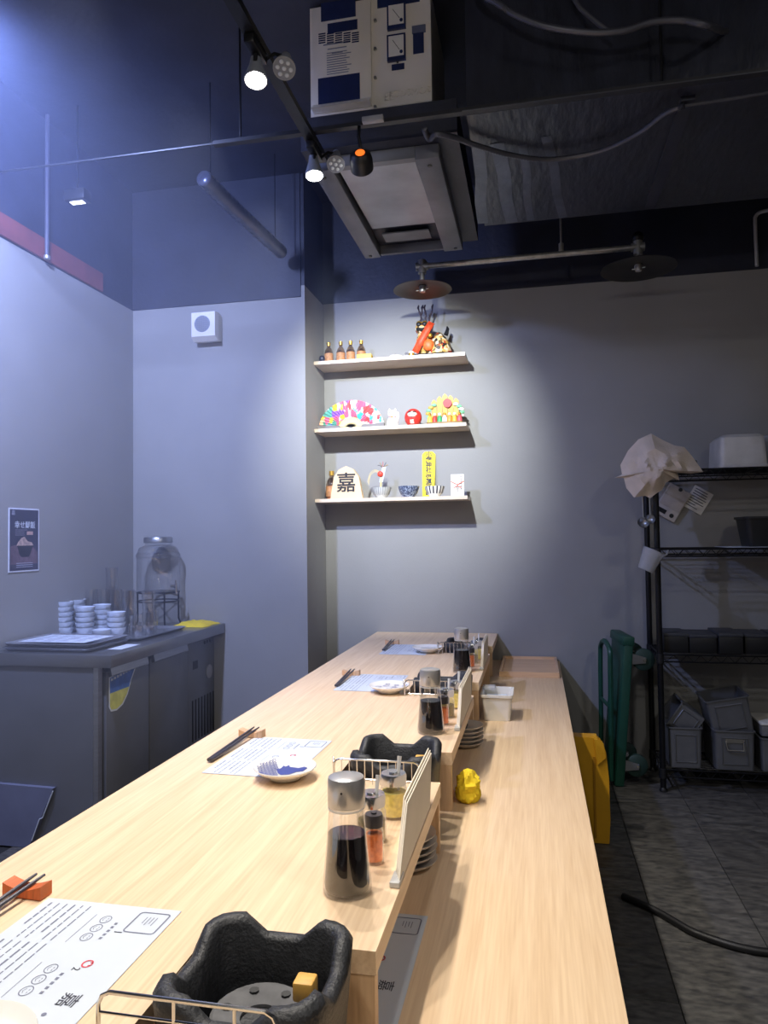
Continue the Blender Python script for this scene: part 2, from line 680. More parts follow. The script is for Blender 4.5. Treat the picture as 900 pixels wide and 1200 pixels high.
MB().box(-0.80, YN, FZ + .001, -0.78, D - .002, Z1 - .041).build('front_panel', woodedge_m, cnt, smooth=False)
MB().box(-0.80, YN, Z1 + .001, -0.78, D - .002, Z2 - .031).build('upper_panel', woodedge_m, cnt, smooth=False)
for y in (0.6, 1.7, 2.8, 3.8):
    MB().box(0.02, y - .02, FZ + .001, 0.06, y + .02, Z1 - .041).build('leg', blackmetal_m, cnt, smooth=False)
MB().box(-0.7, 0.6, 0.24, 0.05, 3.85, 0.26).build('under_shelf', M('dark_shelf', (58, 58, 60), .5), cnt, smooth=False)

# ------------------------------------------------------------------ grills in the notches
def grill(loc, label):
    t = thing('tabletop_grill', label, 'grill', loc, 0, 'charcoal grills in the counter notches')
    n = 48
    loops = []

    def loop(h, z, horn=0.0, e=5.0):
        L = []
        for i in range(n):
            a = 2 * PI * i / n
            c, s = math.cos(a), math.sin(a)
            r = (abs(c) ** e + abs(s) ** e) ** (-1 / e)
            x, y = h * r * c, h * r * s
            cf = min(1.0, max(0.0, (abs(math.sin(2 * a)) - 0.55) / 0.33))
            cf = cf * cf * (3 - 2 * cf)
            L.append((x, y, z + horn * cf))
        return L
    for h, z, hn in ((0, 0, 0), (.078, 0, 0), (.084, .01, 0), (.096, .145, .008), (.0975, .155, .018), (.092, .160, .022),
                     (.082, .160, .022), (.077, .155, .019), (.073, .11, .0), (.066, .075, 0), (0, .075, 0)):
        loops.append(loop(max(h, 1e-4), z, hn))
    vs = [p for L in loops for p in L]
    fs = []
    for q in range(len(loops) - 1):
        for i in range(n):
            j = (i + 1) % n
            fs.append((q * n + i, q * n + j, (q + 1) * n + j, (q + 1) * n + i))
    m = MB()
    m.add(vs, fs)
    m.build('body', iron_m, t, ang=60)
    MB().lathe([(0, .076), (.045, .076), (.048, .11), (0, .11)], 28).build('burner_pot', iron_m, t)
    MB().lathe([(.022, .1105), (.052, .1105), (.056, .118), (.052, .121), (.030, .118), (.022, .114), (.022, .1105)], 28).build('burner_ring', ash_m, t)
    for k in range(6):
        a = k * PI / 3
        MB().cyl((.040 * math.cos(a), .040 * math.sin(a), .1185), (.040 * math.cos(a), .040 * math.sin(a), .1212), .006, 8).build('vent_hole', dark_m, t)
    MB().bbox(.040, -.002, .135, .064, .022, .157, .003).build('handle_block', blockwood_m, t)
    MB().tube([(.052, .01, .115), (.052, .01, .135)], .004, 8).build('handle_stem', steel_m, t)
    return t


GY = [S0 - 0.107 + PER * k for k in range(4)]
gl = ['black cast grill in the counter notch beside the placemat with the orange chopstick rest',
      'black cast grill in the notch beside the cat-patterned saucer',
      'black cast grill in the notch beside the saucer with blue scrollwork',
      'black cast grill in the notch next to the back wall']
for k in range(4):
    grill((-0.319, GY[k], Z1 + .001), gl[k])


def wire_guard(y, label, dense, hh=.052):
    t = thing('wire_guard', label, 'wire rack', (-0.335, y, Z2), 0, 'wire guards before the grills')
    h, wd = hh, .092
    m = MB()
    pts = [(-wd, 0, .0015), (-wd, 0, h - .012), (-wd + .004, 0, h - .004), (-wd + .012, 0, h), (wd - .012, 0, h), (wd - .004, 0, h - .004), (wd, 0, h - .012), (wd, 0, .0015)]
    m.tube(pts, .0022, 8)
    m.build('outer_wire', chrome_m, t)
    if dense:
        for i in range(1, 11):
            x = -wd + 2 * wd * i / 11
            MB().tube([(x, 0, .0015), (x, 0, h)], .0013, 6).build('upright_wire', chrome_m, t)
        MB().tube([(-wd - .008, .03, .0015), (-wd - .008, .02, h - .01), (-wd - .004, .01, h), (-wd, 0, h - .008)], .0018, 6).build('foot_loop', chrome_m, t)
    else:
        for z in (.02, .036, .06):
            MB().tube([(-wd, 0, z), (wd, 0, z)], .0014, 6).build('rail_wire', chrome_m, t)
        for x in (-.012, .05):
            MB().tube([(x, 0, .0015), (x, 0, h)], .0018, 6).build('upright_wire', chrome_m, t)
    MB().tube([(-wd, 0, .0022), (-wd, .028, .0022), (wd, .028, .0022), (wd, 0, .0022)], .0018, 6).build('base_wire', chrome_m, t)
    return t


wire_guard(.652, 'low wire guard with long horizontal wires before the grill by the orange chopstick rest', False, .08)
wire_guard(1.50, 'low wire guard with many upright wires beside the cat-patterned saucer', True)
wire_guard(2.35, 'low wire guard with upright wires beside the saucer with blue scrollwork', True)
wire_guard(3.20, 'low wire guard with upright wires before the grill by the back wall', True)

# ------------------------------------------------------------------ placemats
def face_print(m, u, v, r, P):
    m.strip([P(u + r * math.cos(a * PI / 8), v + r * .8 * math.sin(a * PI / 8)) for a in range(17)], .0012, (0, 0, 1))
    m.strip([P(u - r * .5, v - r * .2), P(u, v - r * .45), P(u + r * .5, v - r * .2)], .0007, (0, 0, 1))
    m.strip([P(u - r * .4, v + r * .3), P(u - r * .1, v + r * .3)], .0009, (0, 0, 1))
    m.strip([P(u + r * .15, v + r * .3), P(u + r * .45, v + r * .3)], .0009, (0, 0, 1))


def placemat(x0, y1, rz, label, wx=.21, ly=.297, z=Z2, name='paper_placemat', grp='paper placemats along the counter'):
    """text runs from far (+y) to near; text top is +x"""
    t = thing(name, label, 'paper', (x0, y1, z + .0006), rz, grp)
    m = MB()
    nx, ny = 4, 8
    vs, fs = [], []
    for i in range(nx + 1):
        for j in range(ny + 1):
            vs.append((wx * i / nx, -ly * j / ny, .0))
    top = [(a, b, c + .0005) for a, b, c in vs]
    k = len(vs)
    for i in range(nx):
        for j in range(ny):
            q = (i * (ny + 1) + j, i * (ny + 1) + j + 1, (i + 1) * (ny + 1) + j + 1, (i + 1) * (ny + 1) + j)
            fs.append(q)
            fs.append(tuple(x + k for x in q[::-1]))
    m.add(vs + top, fs)
    m.build('sheet', paper_m, t, smooth=False)
    H = .0009

    def P(u, v):
        return (v, -u, H)
    m = MB()
    # frame of the box in the corner
    fr = []
    for (cu, cv, a0) in ((.018, .162, 180), (.058, .162, 270), (.058, .196, 0), (.018, .196, 90)):
        for a in range(0, 91, 30):
            an = math.radians(a0 + a)
            fr.append(P(cu + .005 * math.cos(an), cv + .005 * math.sin(an)))
    m.strip(fr + [fr[0]], .0022, (0, 0, 1))
    for i in range(4):
        m.strip([P(.024, .172 + .005 * i), P(.04 + .004 * (i % 2), .172 + .005 * i)], .0011, (0, 0, 1))
    # faces and small captions
    for i in range(3):
        face_print(m, .04 + .022 * i, .118, .009, P)
    for i in range(3):
        face_print(m, .155 + .022 * i, .118, .009, P)
    m.strip([P(.03, .098), P(.10, .098)], .0008, (0, 0, 1))
    m.strip([P(.145, .098), P(.215, .098)], .0008, (0, 0, 1))
    random.seed(3)
    for col, u0 in enumerate((.012, .108, .205)):
        for i in range(6):
            v = .014 + .0125 * i
            u = u0
            while u < u0 + (.085 if i % 3 else .06):
                L = random.uniform(.006, .02)
                m.strip([P(u, v), P(min(u + L, u0 + .088), v)], .0026 if i % 3 == 0 else .0018, (0, 0, 1))
                u += L + .003
    m.build('small_print', ink_m, t, smooth=False)
    m = MB()
    for i in range(5):
        m.strip([P(.045 + .009 * i, .138), P(.05 + .009 * i, .138)], .004, (0, 0, 1))
        m.strip([P(.16 + .009 * i, .138), P(.165 + .009 * i, .138)], .004, (0, 0, 1))
    m.build('caption', ink_m, t, smooth=False)
    R = frame((0, 0, 0), (0, -1, 0), (1, 0, 0))

    def T(s, u, v, size, mt, nm):
        mm = R.copy()
        mm.translation = Vector(P(u, v))
        text(nm, s, size, mt, t, mm, .0001, 0.0)
    T('1', .066, .152, .016, inkd_m, 'numeral')
    T('2', .150, .148, .014, inkd_m, 'numeral')
    T('嘉', .205, .176, .026, inkd_m, 'logo')
    m = MB()
    m.lathe([(0, 0), (.003, 0)], 10, P(.232, .166))
    m.build('logo_dot', ink_m, t, smooth=False)
    m = MB()
    m.strip([P(.138 + .007 * math.cos(a * PI / 8), .156 + .006 * math.sin(a * PI / 8)) for a in range(-8, 9)][0:17], .0022, (0, 0, 1))
    m.strip([P(.135, .158), P(.1355, .162)], .0016, (0, 0, 1))
    m.strip([P(.141, .158), P(.1405, .162)], .0016, (0, 0, 1))
    m.build('red_smile', red_m, t, smooth=False)
    return t


placemat(-.704, .952, .0, 'white printed paper placemat with a red mark beside the orange chopstick rest')
placemat(-.728, 1.812, -.03, 'white printed paper placemat under the cat-patterned saucer')
placemat(-.684, 2.697, .0, 'white printed paper placemat under the saucer with blue scrollwork')
placemat(-.69, 3.462, .0, 'white printed paper placemat on the counter end by the back wall')
placemat(-.405, 1.27, 0, 'white printed menu sheet on the lower deck below the raised top', z=Z1, name='menu_sheet', grp='paper sheets on the lower deck')


# ------------------------------------------------------------------ chopsticks and rests
def rest_at(x, y, rz, mat, lab, labc):
    m = MB()
    top = [(-.033 + .066 * i / 10, .011 + .008 * abs((i - 5) / 5) ** 1.6) for i in range(11)]
    m.prism([(-.033, 0), (.033, 0)] + top[::-1], 'y', -.012, .012)
    o = m.build('chopstick_rest', mat, None, (x, y, Z2 + .0014))
    o.rotation_euler = (0, 0, rz)
    tag(o, lab, 'chopstick rest', 'chopstick rests')
    for dx, a in ((-.007, .015), (.006, -.015)):
        t = MB().tube([(0, -.225, .0052), (0, -.1, .0104), (0, .0, .0150), (0, .028, .0162)], [.0042, .0038, .0028, .0020], 8).build(
            'chopstick', M('grey_lacquer', (62, 62, 74), .3))
        t.location = (x + dx, y, Z2 + .0016)
        t.rotation_euler = (0, 0, rz + a)
        tag(t, labc + (', on the placemat side' if dx > 0 else ', on the counter edge side'), 'chopstick', 'chopsticks laid on rests')


rest_at(-.742, .955, -.05, orangewood_m, 'orange wooden bow-shaped chopstick rest', 'dark grey chopstick on the orange rest')
rest_at(-.738, 1.812, -.06, tanwood_m, 'tan wooden chopstick rest beside the placemat of the cat-patterned saucer', 'dark grey chopstick beside the cat-patterned saucer placemat')
rest_at(-.690, 2.675, .02, tanwood_m, 'tan wooden chopstick rest on the placemat with the blue scrollwork saucer', 'dark grey chopstick on the placemat with the blue scrollwork saucer')
rest_at(-.690, 3.475, .02, tanwood_m, 'tan wooden chopstick rest on the counter end by the back wall', 'dark grey chopstick on the counter end by the back wall')


# ------------------------------------------------------------------ saucers
def saucer(x, y, label, deco, z=Z2 + .0022):
    t = thing('saucer', label, 'plate', (x, y, z), 0, 'saucers on the placemats')
    R = .068
    MB().lathe([(0, .004), (.030, .004), (.030, 0), (.034, 0), (.038, .0065), (.060, .0165), (R, .0235), (R - .001, .0255), (R - .004, .0242), (.056, .0195), (.046, .0172), (0, .0165)], 40).build('dish', porc_m, t, ang=50)

    def S(a, b):
        r = math.hypot(a, b)
        z = (.0165 + .0152 * r if r < .046 else .0172 + (r - .046) * .23 if r < .056 else .0195 + (r - .056) * .5875) + .0007
        return (a, b, z)
    m = MB()
    if deco == 'cat':
        for i in range(8):
            for j in range(14):
                u, v = -.058 + .0085 * i + (.004 if j % 2 else 0), -.055 + .0082 * j
                if math.hypot(u, v) < .060 and u + .35 * v < -.018:
                    m.strip([S(u + .0034 * math.cos(k * PI / 4), v + .0034 * math.sin(k * PI / 4)) for k in range(9)], .0017, (0, 0, 1))
        m.build('wave_pattern', blue_m, t, smooth=False)
        m = MB()
        body = [(-.006, -.016), (.004, -.022), (.02, -.018), (.03, -.006), (.042, -.002), (.046, .012), (.036, .018), (.032, .010), (.02, .012), (.004, .014),
                (-.001, .022), (-.006, .014), (-.012, .018), (-.012, .006), (-.02, 0), (-.014, -.006)]
        c = S(.012, 0)
        vs = [c] + [S(p[0], p[1] * 1.55 - .004) for p in body]
        m.add(vs, [(0, i, i % len(body) + 1) for i in range(1, len(body) + 1)])
        m.strip([S(-.03, -.012), S(-.018, -.006)], .0018, (0, 0, 1))
        m.strip([S(-.03, .004), S(-.02, .002)], .0018, (0, 0, 1))
        m.build('cat_motif', blue_m, t, smooth=False)
    elif deco == 'scroll':
        for k in range(9):
            a = k * 2.4
            r0 = .018 + .004 * k
            cx, cy = r0 * math.cos(a), r0 * math.sin(a)
            m.strip([S(cx + (.003 + .0011 * q) * math.cos(q * .7 + k), cy + (.003 + .0011 * q) * math.sin(q * .7 + k)) for q in range(9)], .003, (0, 0, 1))
        m.build('scroll_pattern', blue_m, t, smooth=False)
    else:
        for k in range(5):
            m.strip([S(-.03 + .014 * k, -.004), S(-.024 + .014 * k, .006), S(-.018 + .014 * k, -.003)], .005, (0, 0, 1))
        m.build('brush_pattern', inkd_m, t, smooth=False)
    return t


saucer(-.562, .63, 'white saucer with brushwork at the edge of the placemat with the red mark', 'brush')
saucer(-.540, 1.512, 'white saucer with a blue cat and blue wave pattern', 'cat')
saucer(-.487, 2.395, 'white saucer with blue scrollwork on a placemat', 'scroll')
saucer(-.482, 3.24, 'white saucer with dark brushwork on the counter end by the back wall', 'brush')


# ------------------------------------------------------------------ soy bottles
def soy_bottle(loc, label):
    t = thing('soy_sauce_bottle', label, 'bottle', loc, 0, 'soy sauce bottles')
    MB().lathe([(0, .004), (.033, .004), (.0335, .003), (.0345, 0), (.036, .004), (.0358, .014), (.031, .06), (.0275, .10), (.0262, .12), (.0262, .128)], 32).build('glass_body', glassb_m, t, ang=60)
    MB().lathe([(0, .006), (.0325, .006), (.0335, .014), (.0297, .058), (.0277, .0845), (0, .0845)], 32).build('soy_sauce', soy_m, t)
    MB().lathe([(.0268, .1245), (.0278, .126), (.0278, .160), (.0262, .166), (.020, .168), (0, .168)], 32).build('steel_cap', M('cap_steel', (188, 188, 190), .28, .65, var=.05), t)
    MB().lathe([(.0268, .120), (.0276, .1215), (.0268, .1235)], 32).build('cap_ring', milky_m, t)
    MB().cyl((0, -.0276, .150), (0, -.0287, .150), .0016, 8).build('pour_hole', dark_m, t)
    return t


b0 = soy_bottle((-.281, 1.052, Z2 + .0004), 'conical glass soy sauce bottle beside the menu cards and the cat-patterned saucer')
dup(b0, (-.281, 1.928, Z2 + .0004), 'conical glass soy sauce bottle between the cat saucer grill and the white plastic tub')
dup(b0, (-.284, 2.797, Z2 + .0004), 'conical glass soy sauce bottle next to the grill by the back wall')


def jar(name, loc, mat, label, cat, h=.062, r=.025, fill=.6, spoon=True, lidm=None, g='spice jars beside the soy bottles'):
    t = thing(name, label, cat, loc, 0, g)
    MB().lathe([(0, .003), (r - .002, .003), (r - .001, 0), (r, .003), (r, h * .78), (r * .86, h * .9), (r * .86, h)], 24).build('glass_body', glassb_m, t, ang=60)
    MB().lathe([(0, .005), (r - .002, .005), (r - .002, h * fill), (0, h * fill + .002)], 20).build('filling', mat, t)
    MB().lathe([(r * .95, h * .93), (r * .97, h * 1.18), (r * .9, h * 1.24), (0, h * 1.24)], 24).build('lid', lidm or chrome_m, t)
    MB().lathe([(r * .3, h * 1.24), (r * .32, h * 1.28), (0, h * 1.28)], 12).build('lid_button', lidm or chrome_m, t)
    if spoon:
        MB().tube([(r * .35, 0, h * .5), (r * .35, r * .1, h * 1.25), (r * .4, r * .4, h * 1.68)], [.0026, .003, .0042], 8).build('spoon_handle', milky_m, t)
    return t


ych = [('beside the soy bottle nearest the menu cards and cat saucer', 0), ('by the white plastic tub', .872), ('near the grill by the back wall', 1.74)]
J1 = jar('chili_jar', (-.262, 1.150, Z2 + .0004), chili_m, 'slim glass jar of orange chili powder beside the cat saucer grill', 'jar', .062, .0155, .74, False, M('smoked_lid', (58, 54, 56), .3))
J2 = jar('spice_jar', (-.285, 1.232, Z2 + .0004), sesame_m, 'glass jar of greenish spice with steel lid beside the cat saucer grill', 'jar', .064, .0255, .55)
J3 = jar('mustard_jar', (-.268, 1.345, Z2 + .0004), mustard_m, 'glass jar of yellow spice with steel lid beside the cat saucer grill', 'jar', .064, .0255, .72)
dup(J1, (-.258, 2.015, Z2 + .0004), 'slim glass jar of orange chili powder beside the white plastic tub')
dup(J2, (-.262, 2.10, Z2 + .0004), 'glass jar of greenish spice with steel lid beside the white plastic tub')
dup(J3, (-.245, 2.215, Z2 + .0004), 'glass jar of yellow spice with steel lid beside the white plastic tub')
dup(J1, (-.258, 2.90, Z2 + .0004), 'slim glass jar of orange chili powder near the back wall grill')
dup(J2, (-.262, 2.985, Z2 + .0004), 'glass jar of greenish spice with steel lid near the back wall grill')
dup(J3, (-.250, 3.08, Z2 + .0004), 'glass jar of yellow spice with steel lid near the back wall grill')


# ------------------------------------------------------------------ standing menu cards
def menu_cards(y0, label, L=.36, h=.094):
    t = thing('menu_card_stand', label, 'menu', (-.2085, y0, Z2 + .0006), 0, 'standing menu cards')
    for i, (dx, dy, dz) in enumerate(((0, 0, 0), (-.003, .008, .003), (-.006, .016, -.003), (-.009, .024, .002))):
        m = MB()
        m.prism([(dy, 0), (L - .03 + dy, 0), (L + dy, h + dz), (.085 + dy, h + dz), (.02 + dy, .02)], 'x', dx - .0008, dx + .0008)
        o = m.build('card', cream_paper_m, t, smooth=False)
        o.rotation_euler = (0, 0, 0)
        o.location.z = .001 * 0
    MB().bbox(-.013, .0, 0, .0022, .04, .008, .001).build('clear_base', milky_m, t)
    return t


menu_cards(1.07, 'cream menu cards standing along the raised edge by the cat saucer grill')
menu_cards(1.95, 'cream menu cards standing along the raised edge by the white plastic tub', .40)
menu_cards(2.84, 'cream menu cards standing along the raised edge near the wooden tray', .34, .09)


# ------------------------------------------------------------------ plate stacks under the raised top
def plate_stack(x, y, n, where):
    for k in range(n):
        m = MB()
        m.lathe([(0, .003), (.026, .003), (.027, 0), (.031, 0), (.034, .004), (.05, .011), (.0565, .0165), (.0575, .0185), (.055, .018), (.045, .0115), (.03, .007), (0, .006)], 32)
        o = m.build('small_plate', M('grey_rim_plate', (206, 200, 194), .3), None, (x + random.uniform(-.002, .002), y, Z1 + .0006 + .0125 * k), ang=50)
        tag(o, '%s small grey-white plate of the stack %s' % (['lowest', 'second', 'third', 'fourth', 'topmost'][k], where), 'plate', 'plates stacked under the raised top')


plate_stack(-.262, 1.455, 5, 'under the raised top beside the yellow crumpled cloth')
plate_stack(-.228, 2.305, 5, 'under the raised top beside the white plastic tub')
for (x, y) in ((-.235, 2.305),):
    o = MB().bbox(-.02, -.03, 0, .015, .025, .008, .003).build('dark_clip', dark_m, None, (x, y, Z1 + .0006 + .0125 * 4 + .008))
    tag(o, 'small dark clip lying on the stacked plates beside the tub', 'clip')


# ------------------------------------------------------------------ cloths
def crumple(name, sx, sy, h, seed, mat, loc, rz=0, n=22, sharp=True, edge=.35):
    vs, fs = [], []
    for i in range(n + 1):
        for j in range(n + 1):
            u, v = i / n * 2 - 1, j / n * 2 - 1
            e = max(0.0, 1 - max(abs(u), abs(v)) ** 4)
            q = noise.noise(Vector((u * 1.7 + seed, v * 1.7, seed * 1.3)))
            q2 = abs(noise.noise(Vector((u * 1.9 - seed, v * 1.5 + seed, 4.2))))
            z = h * e * (.62 + .42 * (1 - 2.0 * q2) + .3 * q)
            wob = 1 + .18 * noise.noise(Vector((math.atan2(v, u) * 1.2, seed, 2)))
            vs.append((u * sx * wob, v * sy * wob, max(.0012, z)))
    k = len(vs)
    vs += [(a, b, 0.0) for a, b, c in vs]
    for i in range(n):
        for j in range(n):
            q = (i * (n + 1) + j, (i + 1) * (n + 1) + j, (i + 1) * (n + 1) + j + 1, i * (n + 1) + j + 1)
            fs.append(q)
            fs.append(tuple(x + k for x in q[::-1]))
    per = [i * (n + 1) for i in range(n + 1)] + [n * (n + 1) + j for j in range(1, n + 1)] + [i * (n + 1) + n for i in range(n - 1, -1, -1)] + [j for j in range(n - 1, 0, -1)]
    for a, b in zip(per, per[1:] + per[:1]):
        fs.append((a, b, b + k, a + k))
    m = MB()
    m.add(vs, fs)
    o = m.build(name, mat, None, loc, ang=25 if sharp else 70)
    o.rotation_euler = (0, 0, rz)
    return o


m = MB()
m.ball((0, 0, 0), 1.0, 30, 20)
vs = []
for v in m.v:
    d_ = Vector(v)
    rd = 1 + .30 * (1 - 2.6 * abs(noise.noise(d_ * 1.25 + Vector((3.1, 7.7, 1.2))))) - .22 * abs(noise.noise(d_ * 2.6 + Vector((9, 2, 4))))
    p_ = d_ * rd
    vs.append((p_.x * .029, p_.y * .033, max(0.0, p_.z * .036 + .033)))
m.v = vs
o = m.build('cleaning_cloth', yellow_m, None, (-.176, 1.835, Z1 + .0005), ang=22)
tag(o, 'crumpled bright yellow cloth on the lower deck beside the stacked plates', 'cloth')

# white tub on the lower deck
t = thing('plastic_tub', 'white plastic tub with rim on the lower deck by the counter', 'tub', (-.146, 2.70, Z1 + .0005))
m = MB()
a, b = .053, .075


def rr(hx, hy, z, r=.012, n=4):
    L = []
    for (cx, cy, a0) in ((hx - r, hy - r, 0), (-hx + r, hy - r, 90), (-hx + r, -hy + r, 180), (hx - r, -hy + r, 270)):
        for i in range(n + 1):
            an = math.radians(a0 + 90 * i / n)
            L.append((cx + r * math.cos(an), cy + r * math.sin(an), z))
    return L


def loft(loops, cap0=True, cap1=True):
    m = MB()
    n = len(loops[0])
    vs = [p for L in loops for p in L]
    fs = []
    for q in range(len(loops) - 1):
        for i in range(n):
            j = (i + 1) % n
            fs.append((q * n + i, q * n + j, (q + 1) * n + j, (q + 1) * n + i))
    if cap0:
        fs.append(tuple(range(n)))
    if cap1:
        fs.append(tuple(range((len(loops) - 1) * n, len(loops) * n)))
    return m.add(vs, fs)


loft([rr(a - .006, b - .006, 0), rr(a, b, .082), rr(a + .005, b + .005, .083), rr(a + .005, b + .005, .092), rr(a - .002, b - .002, .092), rr(a - .008, b - .008, .006)]).build('tub_body', white_m, t, ang=50)
MB().bbox(-a + .012, -.02, .012, a - .02, .055, .07, .003).build('napkin_stack', paper_m, t)
MB().bbox(-a - .004, .02, .088, -.01, b, .10, .003).build('clear_lid', bag_m, t)

# wooden tray at the counter end
t = thing('wooden_tray', 'shallow brown wooden tray at the far end of the lower deck', 'tray', (-.04, 3.68, Z1 + .0005))
MB().box(-.135, -.225, 0, .135, .225, .012).build('base_board', tray_m, t, smooth=False)
for q in ((-.137, -.227, 0, .137, -.215, .024), (-.137, .215, 0, .137, .227, .024), (-.137, -.2148, 0, -.125, .2148, .024), (.125, -.2148, 0, .137, .2148, .024)):
    MB().box(*q).build('rim', tray_m, t, smooth=False)

# ------------------------------------------------------------------ display shelves and ornaments
SZ = []
for k, (z, lab) in enumerate(((2.189, 'topmost pale wooden wall shelf holding small bottles'), (1.824, 'pale wooden wall shelf holding the folding fan'), (1.447, 'lowest pale wooden wall shelf holding bowls'))):
    o = MB().box(AX + .001, D - .2, z - .018, -.335, D - .001, z).build('wall_shelf', shelf_m, smooth=False)
    tag(o, lab, 'shelf', 'wall shelves')
    SZ.append(z + .0005)
YS = D - .11


def SX(px, py):
    return PY(px, py, YS).x


def mini_bottle(name, loc, label, h=.10, grp='small bottles on the shelf'):
    t = thing(name, label, 'bottle', loc, 0, grp)
    k = h / .10
    MB().lathe([(0, 0), (.021 * k, 0), (.0225 * k, .004), (.0225 * k, .055 * k), (.017 * k, .068 * k), (.0085 * k, .08 * k), (.0085 * k, .088 * k)], 20).build('bottle_body', thin_glass('g', (.75, .62, .5), .08) if 'g' not in MATS else MATS['g'], t, ang=60)
    MB().lathe([(0, .002), (.0205 * k, .002), (.0205 * k, .05 * k), (0, .05 * k)], 20).build('drink', amber_m, t)
    MB().lathe([(.0232 * k, .012 * k), (.0232 * k, .048 * k)], 20).build('paper_label', M('brown_label', (186, 132, 84), .6, var=.3, scale=90), t)
    MB().lathe([(.010 * k, .086 * k), (.010 * k, .102 * k), (0, .102 * k)], 14).build('cap', gold_m, t)
    return t


for i, px in enumerate((386, 400, 411.5, 424)):
    mini_bottle('small_bottle', (SX(px, 420), YS - .01, SZ[0]), '%s small amber bottle with gold cap counted from the pillar' % ['first', 'second', 'third', 'fourth'][i])
o = MB().ball((0, 0, .019), (.017, .017, .019)).build('dark_figurine', M('dark_ceramic', (44, 44, 58), .35), None, (SX(381, 420), YS - .06, SZ[0]))
tag(o, 'small dark round figurine before the amber bottles', 'figurine')
o = MB().bbox(-.036, -.02, 0, .036, .02, .024, .002).build('yellow_box', M('yellow_card', (236, 196, 92), .6), None, (SX(430.5, 419), YS - .06, SZ[0]))
tag(o, 'small yellow box lying before the amber bottles', 'box')
t = thing('trinket_dish', 'small white dish with dark brown trinkets on the topmost shelf', 'dish', (SX(465, 418), YS - .03, SZ[0]))
MB().lathe([(0, .002), (.022, .002), (.036, .014), (.037, .015), (.024, .006), (0, .005)], 20).build('dish', porc_m, t)
for (x, y) in ((-.014, 0), (.012, .004), (0, -.012)):
    MB().ball((x, y, .016), (.013, .011, .008), 10, 6).build('trinket', M('dark_brown', (74, 44, 40), .4), t)
o = MB().lathe([(0, .001), (.009, .001), (.0095, .03), (.0085, .03), (.008, .003), (0, .003)], 14).build('small_glass', glass_m, None, (SX(477.5, 416), YS - .03, SZ[0]))
tag(o, 'tiny clear glass between the trinket dish and the lion ornament', 'glass')
t = thing('gold_tin', 'tiny golden tin beside the lion ornament', 'tin', (SX(484, 416), YS - .05, SZ[0]))
MB().lathe([(0, 0), (.015, 0), (.015, .024), (0, .024)], 16).build('body', gold_m, t)
MB().lathe([(.016, .02), (.016, .028), (0, .029)], 16).build('lid', cream_m, t)

# lion ornament with antlers
t = thing('lion_ornament', 'brocade lion ornament with orange sash and tall dark twigs on topmost shelf', 'ornament', (SX(505, 412), YS, SZ[0]))
broc = patch_mat('brocade', [(206, 164, 84), (40, 34, 34), (226, 196, 140), (190, 70, 40), (236, 220, 190), (110, 84, 50)], 75, .5)
MB().bbox(-.085, -.045, 0, .10, .045, .016, .005).build('base', dark_m, t)
MB().lathe([(0, .016), (.06, .016), (.064, .03), (.055, .07), (.035, .10), (.012, .125), (0, .128)], 20, (.04, .01, 0)).build('rump', broc, t)
MB().ball((-.028, -.005, .075), (.045, .038, .065)).build('chest', broc, t)
MB().ball((-.038, -.015, .145), (.036, .034, .034)).build('head', broc, t)
m = MB()
m.tube([(-.062, -.045, .137), (-.038, -.052, .132), (-.012, -.045, .138)], .007, 8)
m.build('mouth', dark_m, t)
for x in (-.052, -.024):
    MB().ball((x, -.043, .16), (.012, .008, .012), 12, 8).build('eye', dark_m, t)
    MB().ball((x, -.040, .163), (.014, .006, .015), 12, 8).build('eye_rim', gold_m, t)
m = MB()
m.strip([(.012, -.046, .165), (-.005, -.054, .135), (-.035, -.058, .085), (-.07, -.058, .02)], .034, (0, -1, 0))
o = m.build('sash', M('orange_red_silk', (226, 78, 42), .5, var=.3, scale=70), t)
sd = o.modifiers.new('thick', 'SOLIDIFY')
sd.thickness = .004
MB().ball((-.006, -.046, .055), (.028, .016, .03), 14, 8).build('rosette', M('orange_rosette', (224, 104, 44), .5, var=.3, scale=90), t)
MB().ball((.004, -.05, .1), (.012, .01, .012), 10, 6).build('bell', gold_m, t)
MB().tube([(.075, .0, .11), (.085, 0, .14), (.082, 0, .152)], [.012, .008, .003], 8).build('tail', dark_m, t)
for (x, dx) in ((-.055, .006), (-.042, -.006), (-.012, .01), (-.02, -.003)):
    random.seed(int(x * 1000))
    pts = [(x, 0, .16)]
    for q in range(1, 9):
        pts.append((x + dx * q * .35 + random.uniform(-.004, .004), random.uniform(-.004, .004), .16 + .0135 * q))
    MB().tube(pts, [.0034 + .0024 * (q % 2) for q in range(9)], 6).build('twig', M('dark_twig', (62, 52, 60), .7), t)

# folding fan
fx = SX(412, 500)
t = thing('folding_fan', 'open folding fan with bright multicoloured painted leaf on the middle shelf', 'fan', (fx, YS - .01, SZ[1] + .012))
fan_m = patch_mat('fan_print', [(250, 204, 160), (96, 168, 150), (146, 96, 206), (244, 206, 60), (246, 110, 140), (240, 236, 230), (240, 90, 90), (90, 196, 206), (236, 240, 240), (246, 150, 96)], 34, .6, 0, (-.17, .17))
m = MB()
NP = 24
vs, fs = [], []
for i in range(2 * NP + 1):
    a = math.radians(172 - 164 * i / (2 * NP))
    for r in (.058, .11, .165):
        vs.append((r * math.cos(a), (.0035 if i % 2 else -.0035), r * .82 * math.sin(a)))
for i in range(2 * NP):
    for q in range(2):
        fs.append((i * 3 + q, (i + 1) * 3 + q, (i + 1) * 3 + q + 1, i * 3 + q + 1))
m.add(vs, fs)
m.build('painted_leaf', fan_m, t, smooth=False)
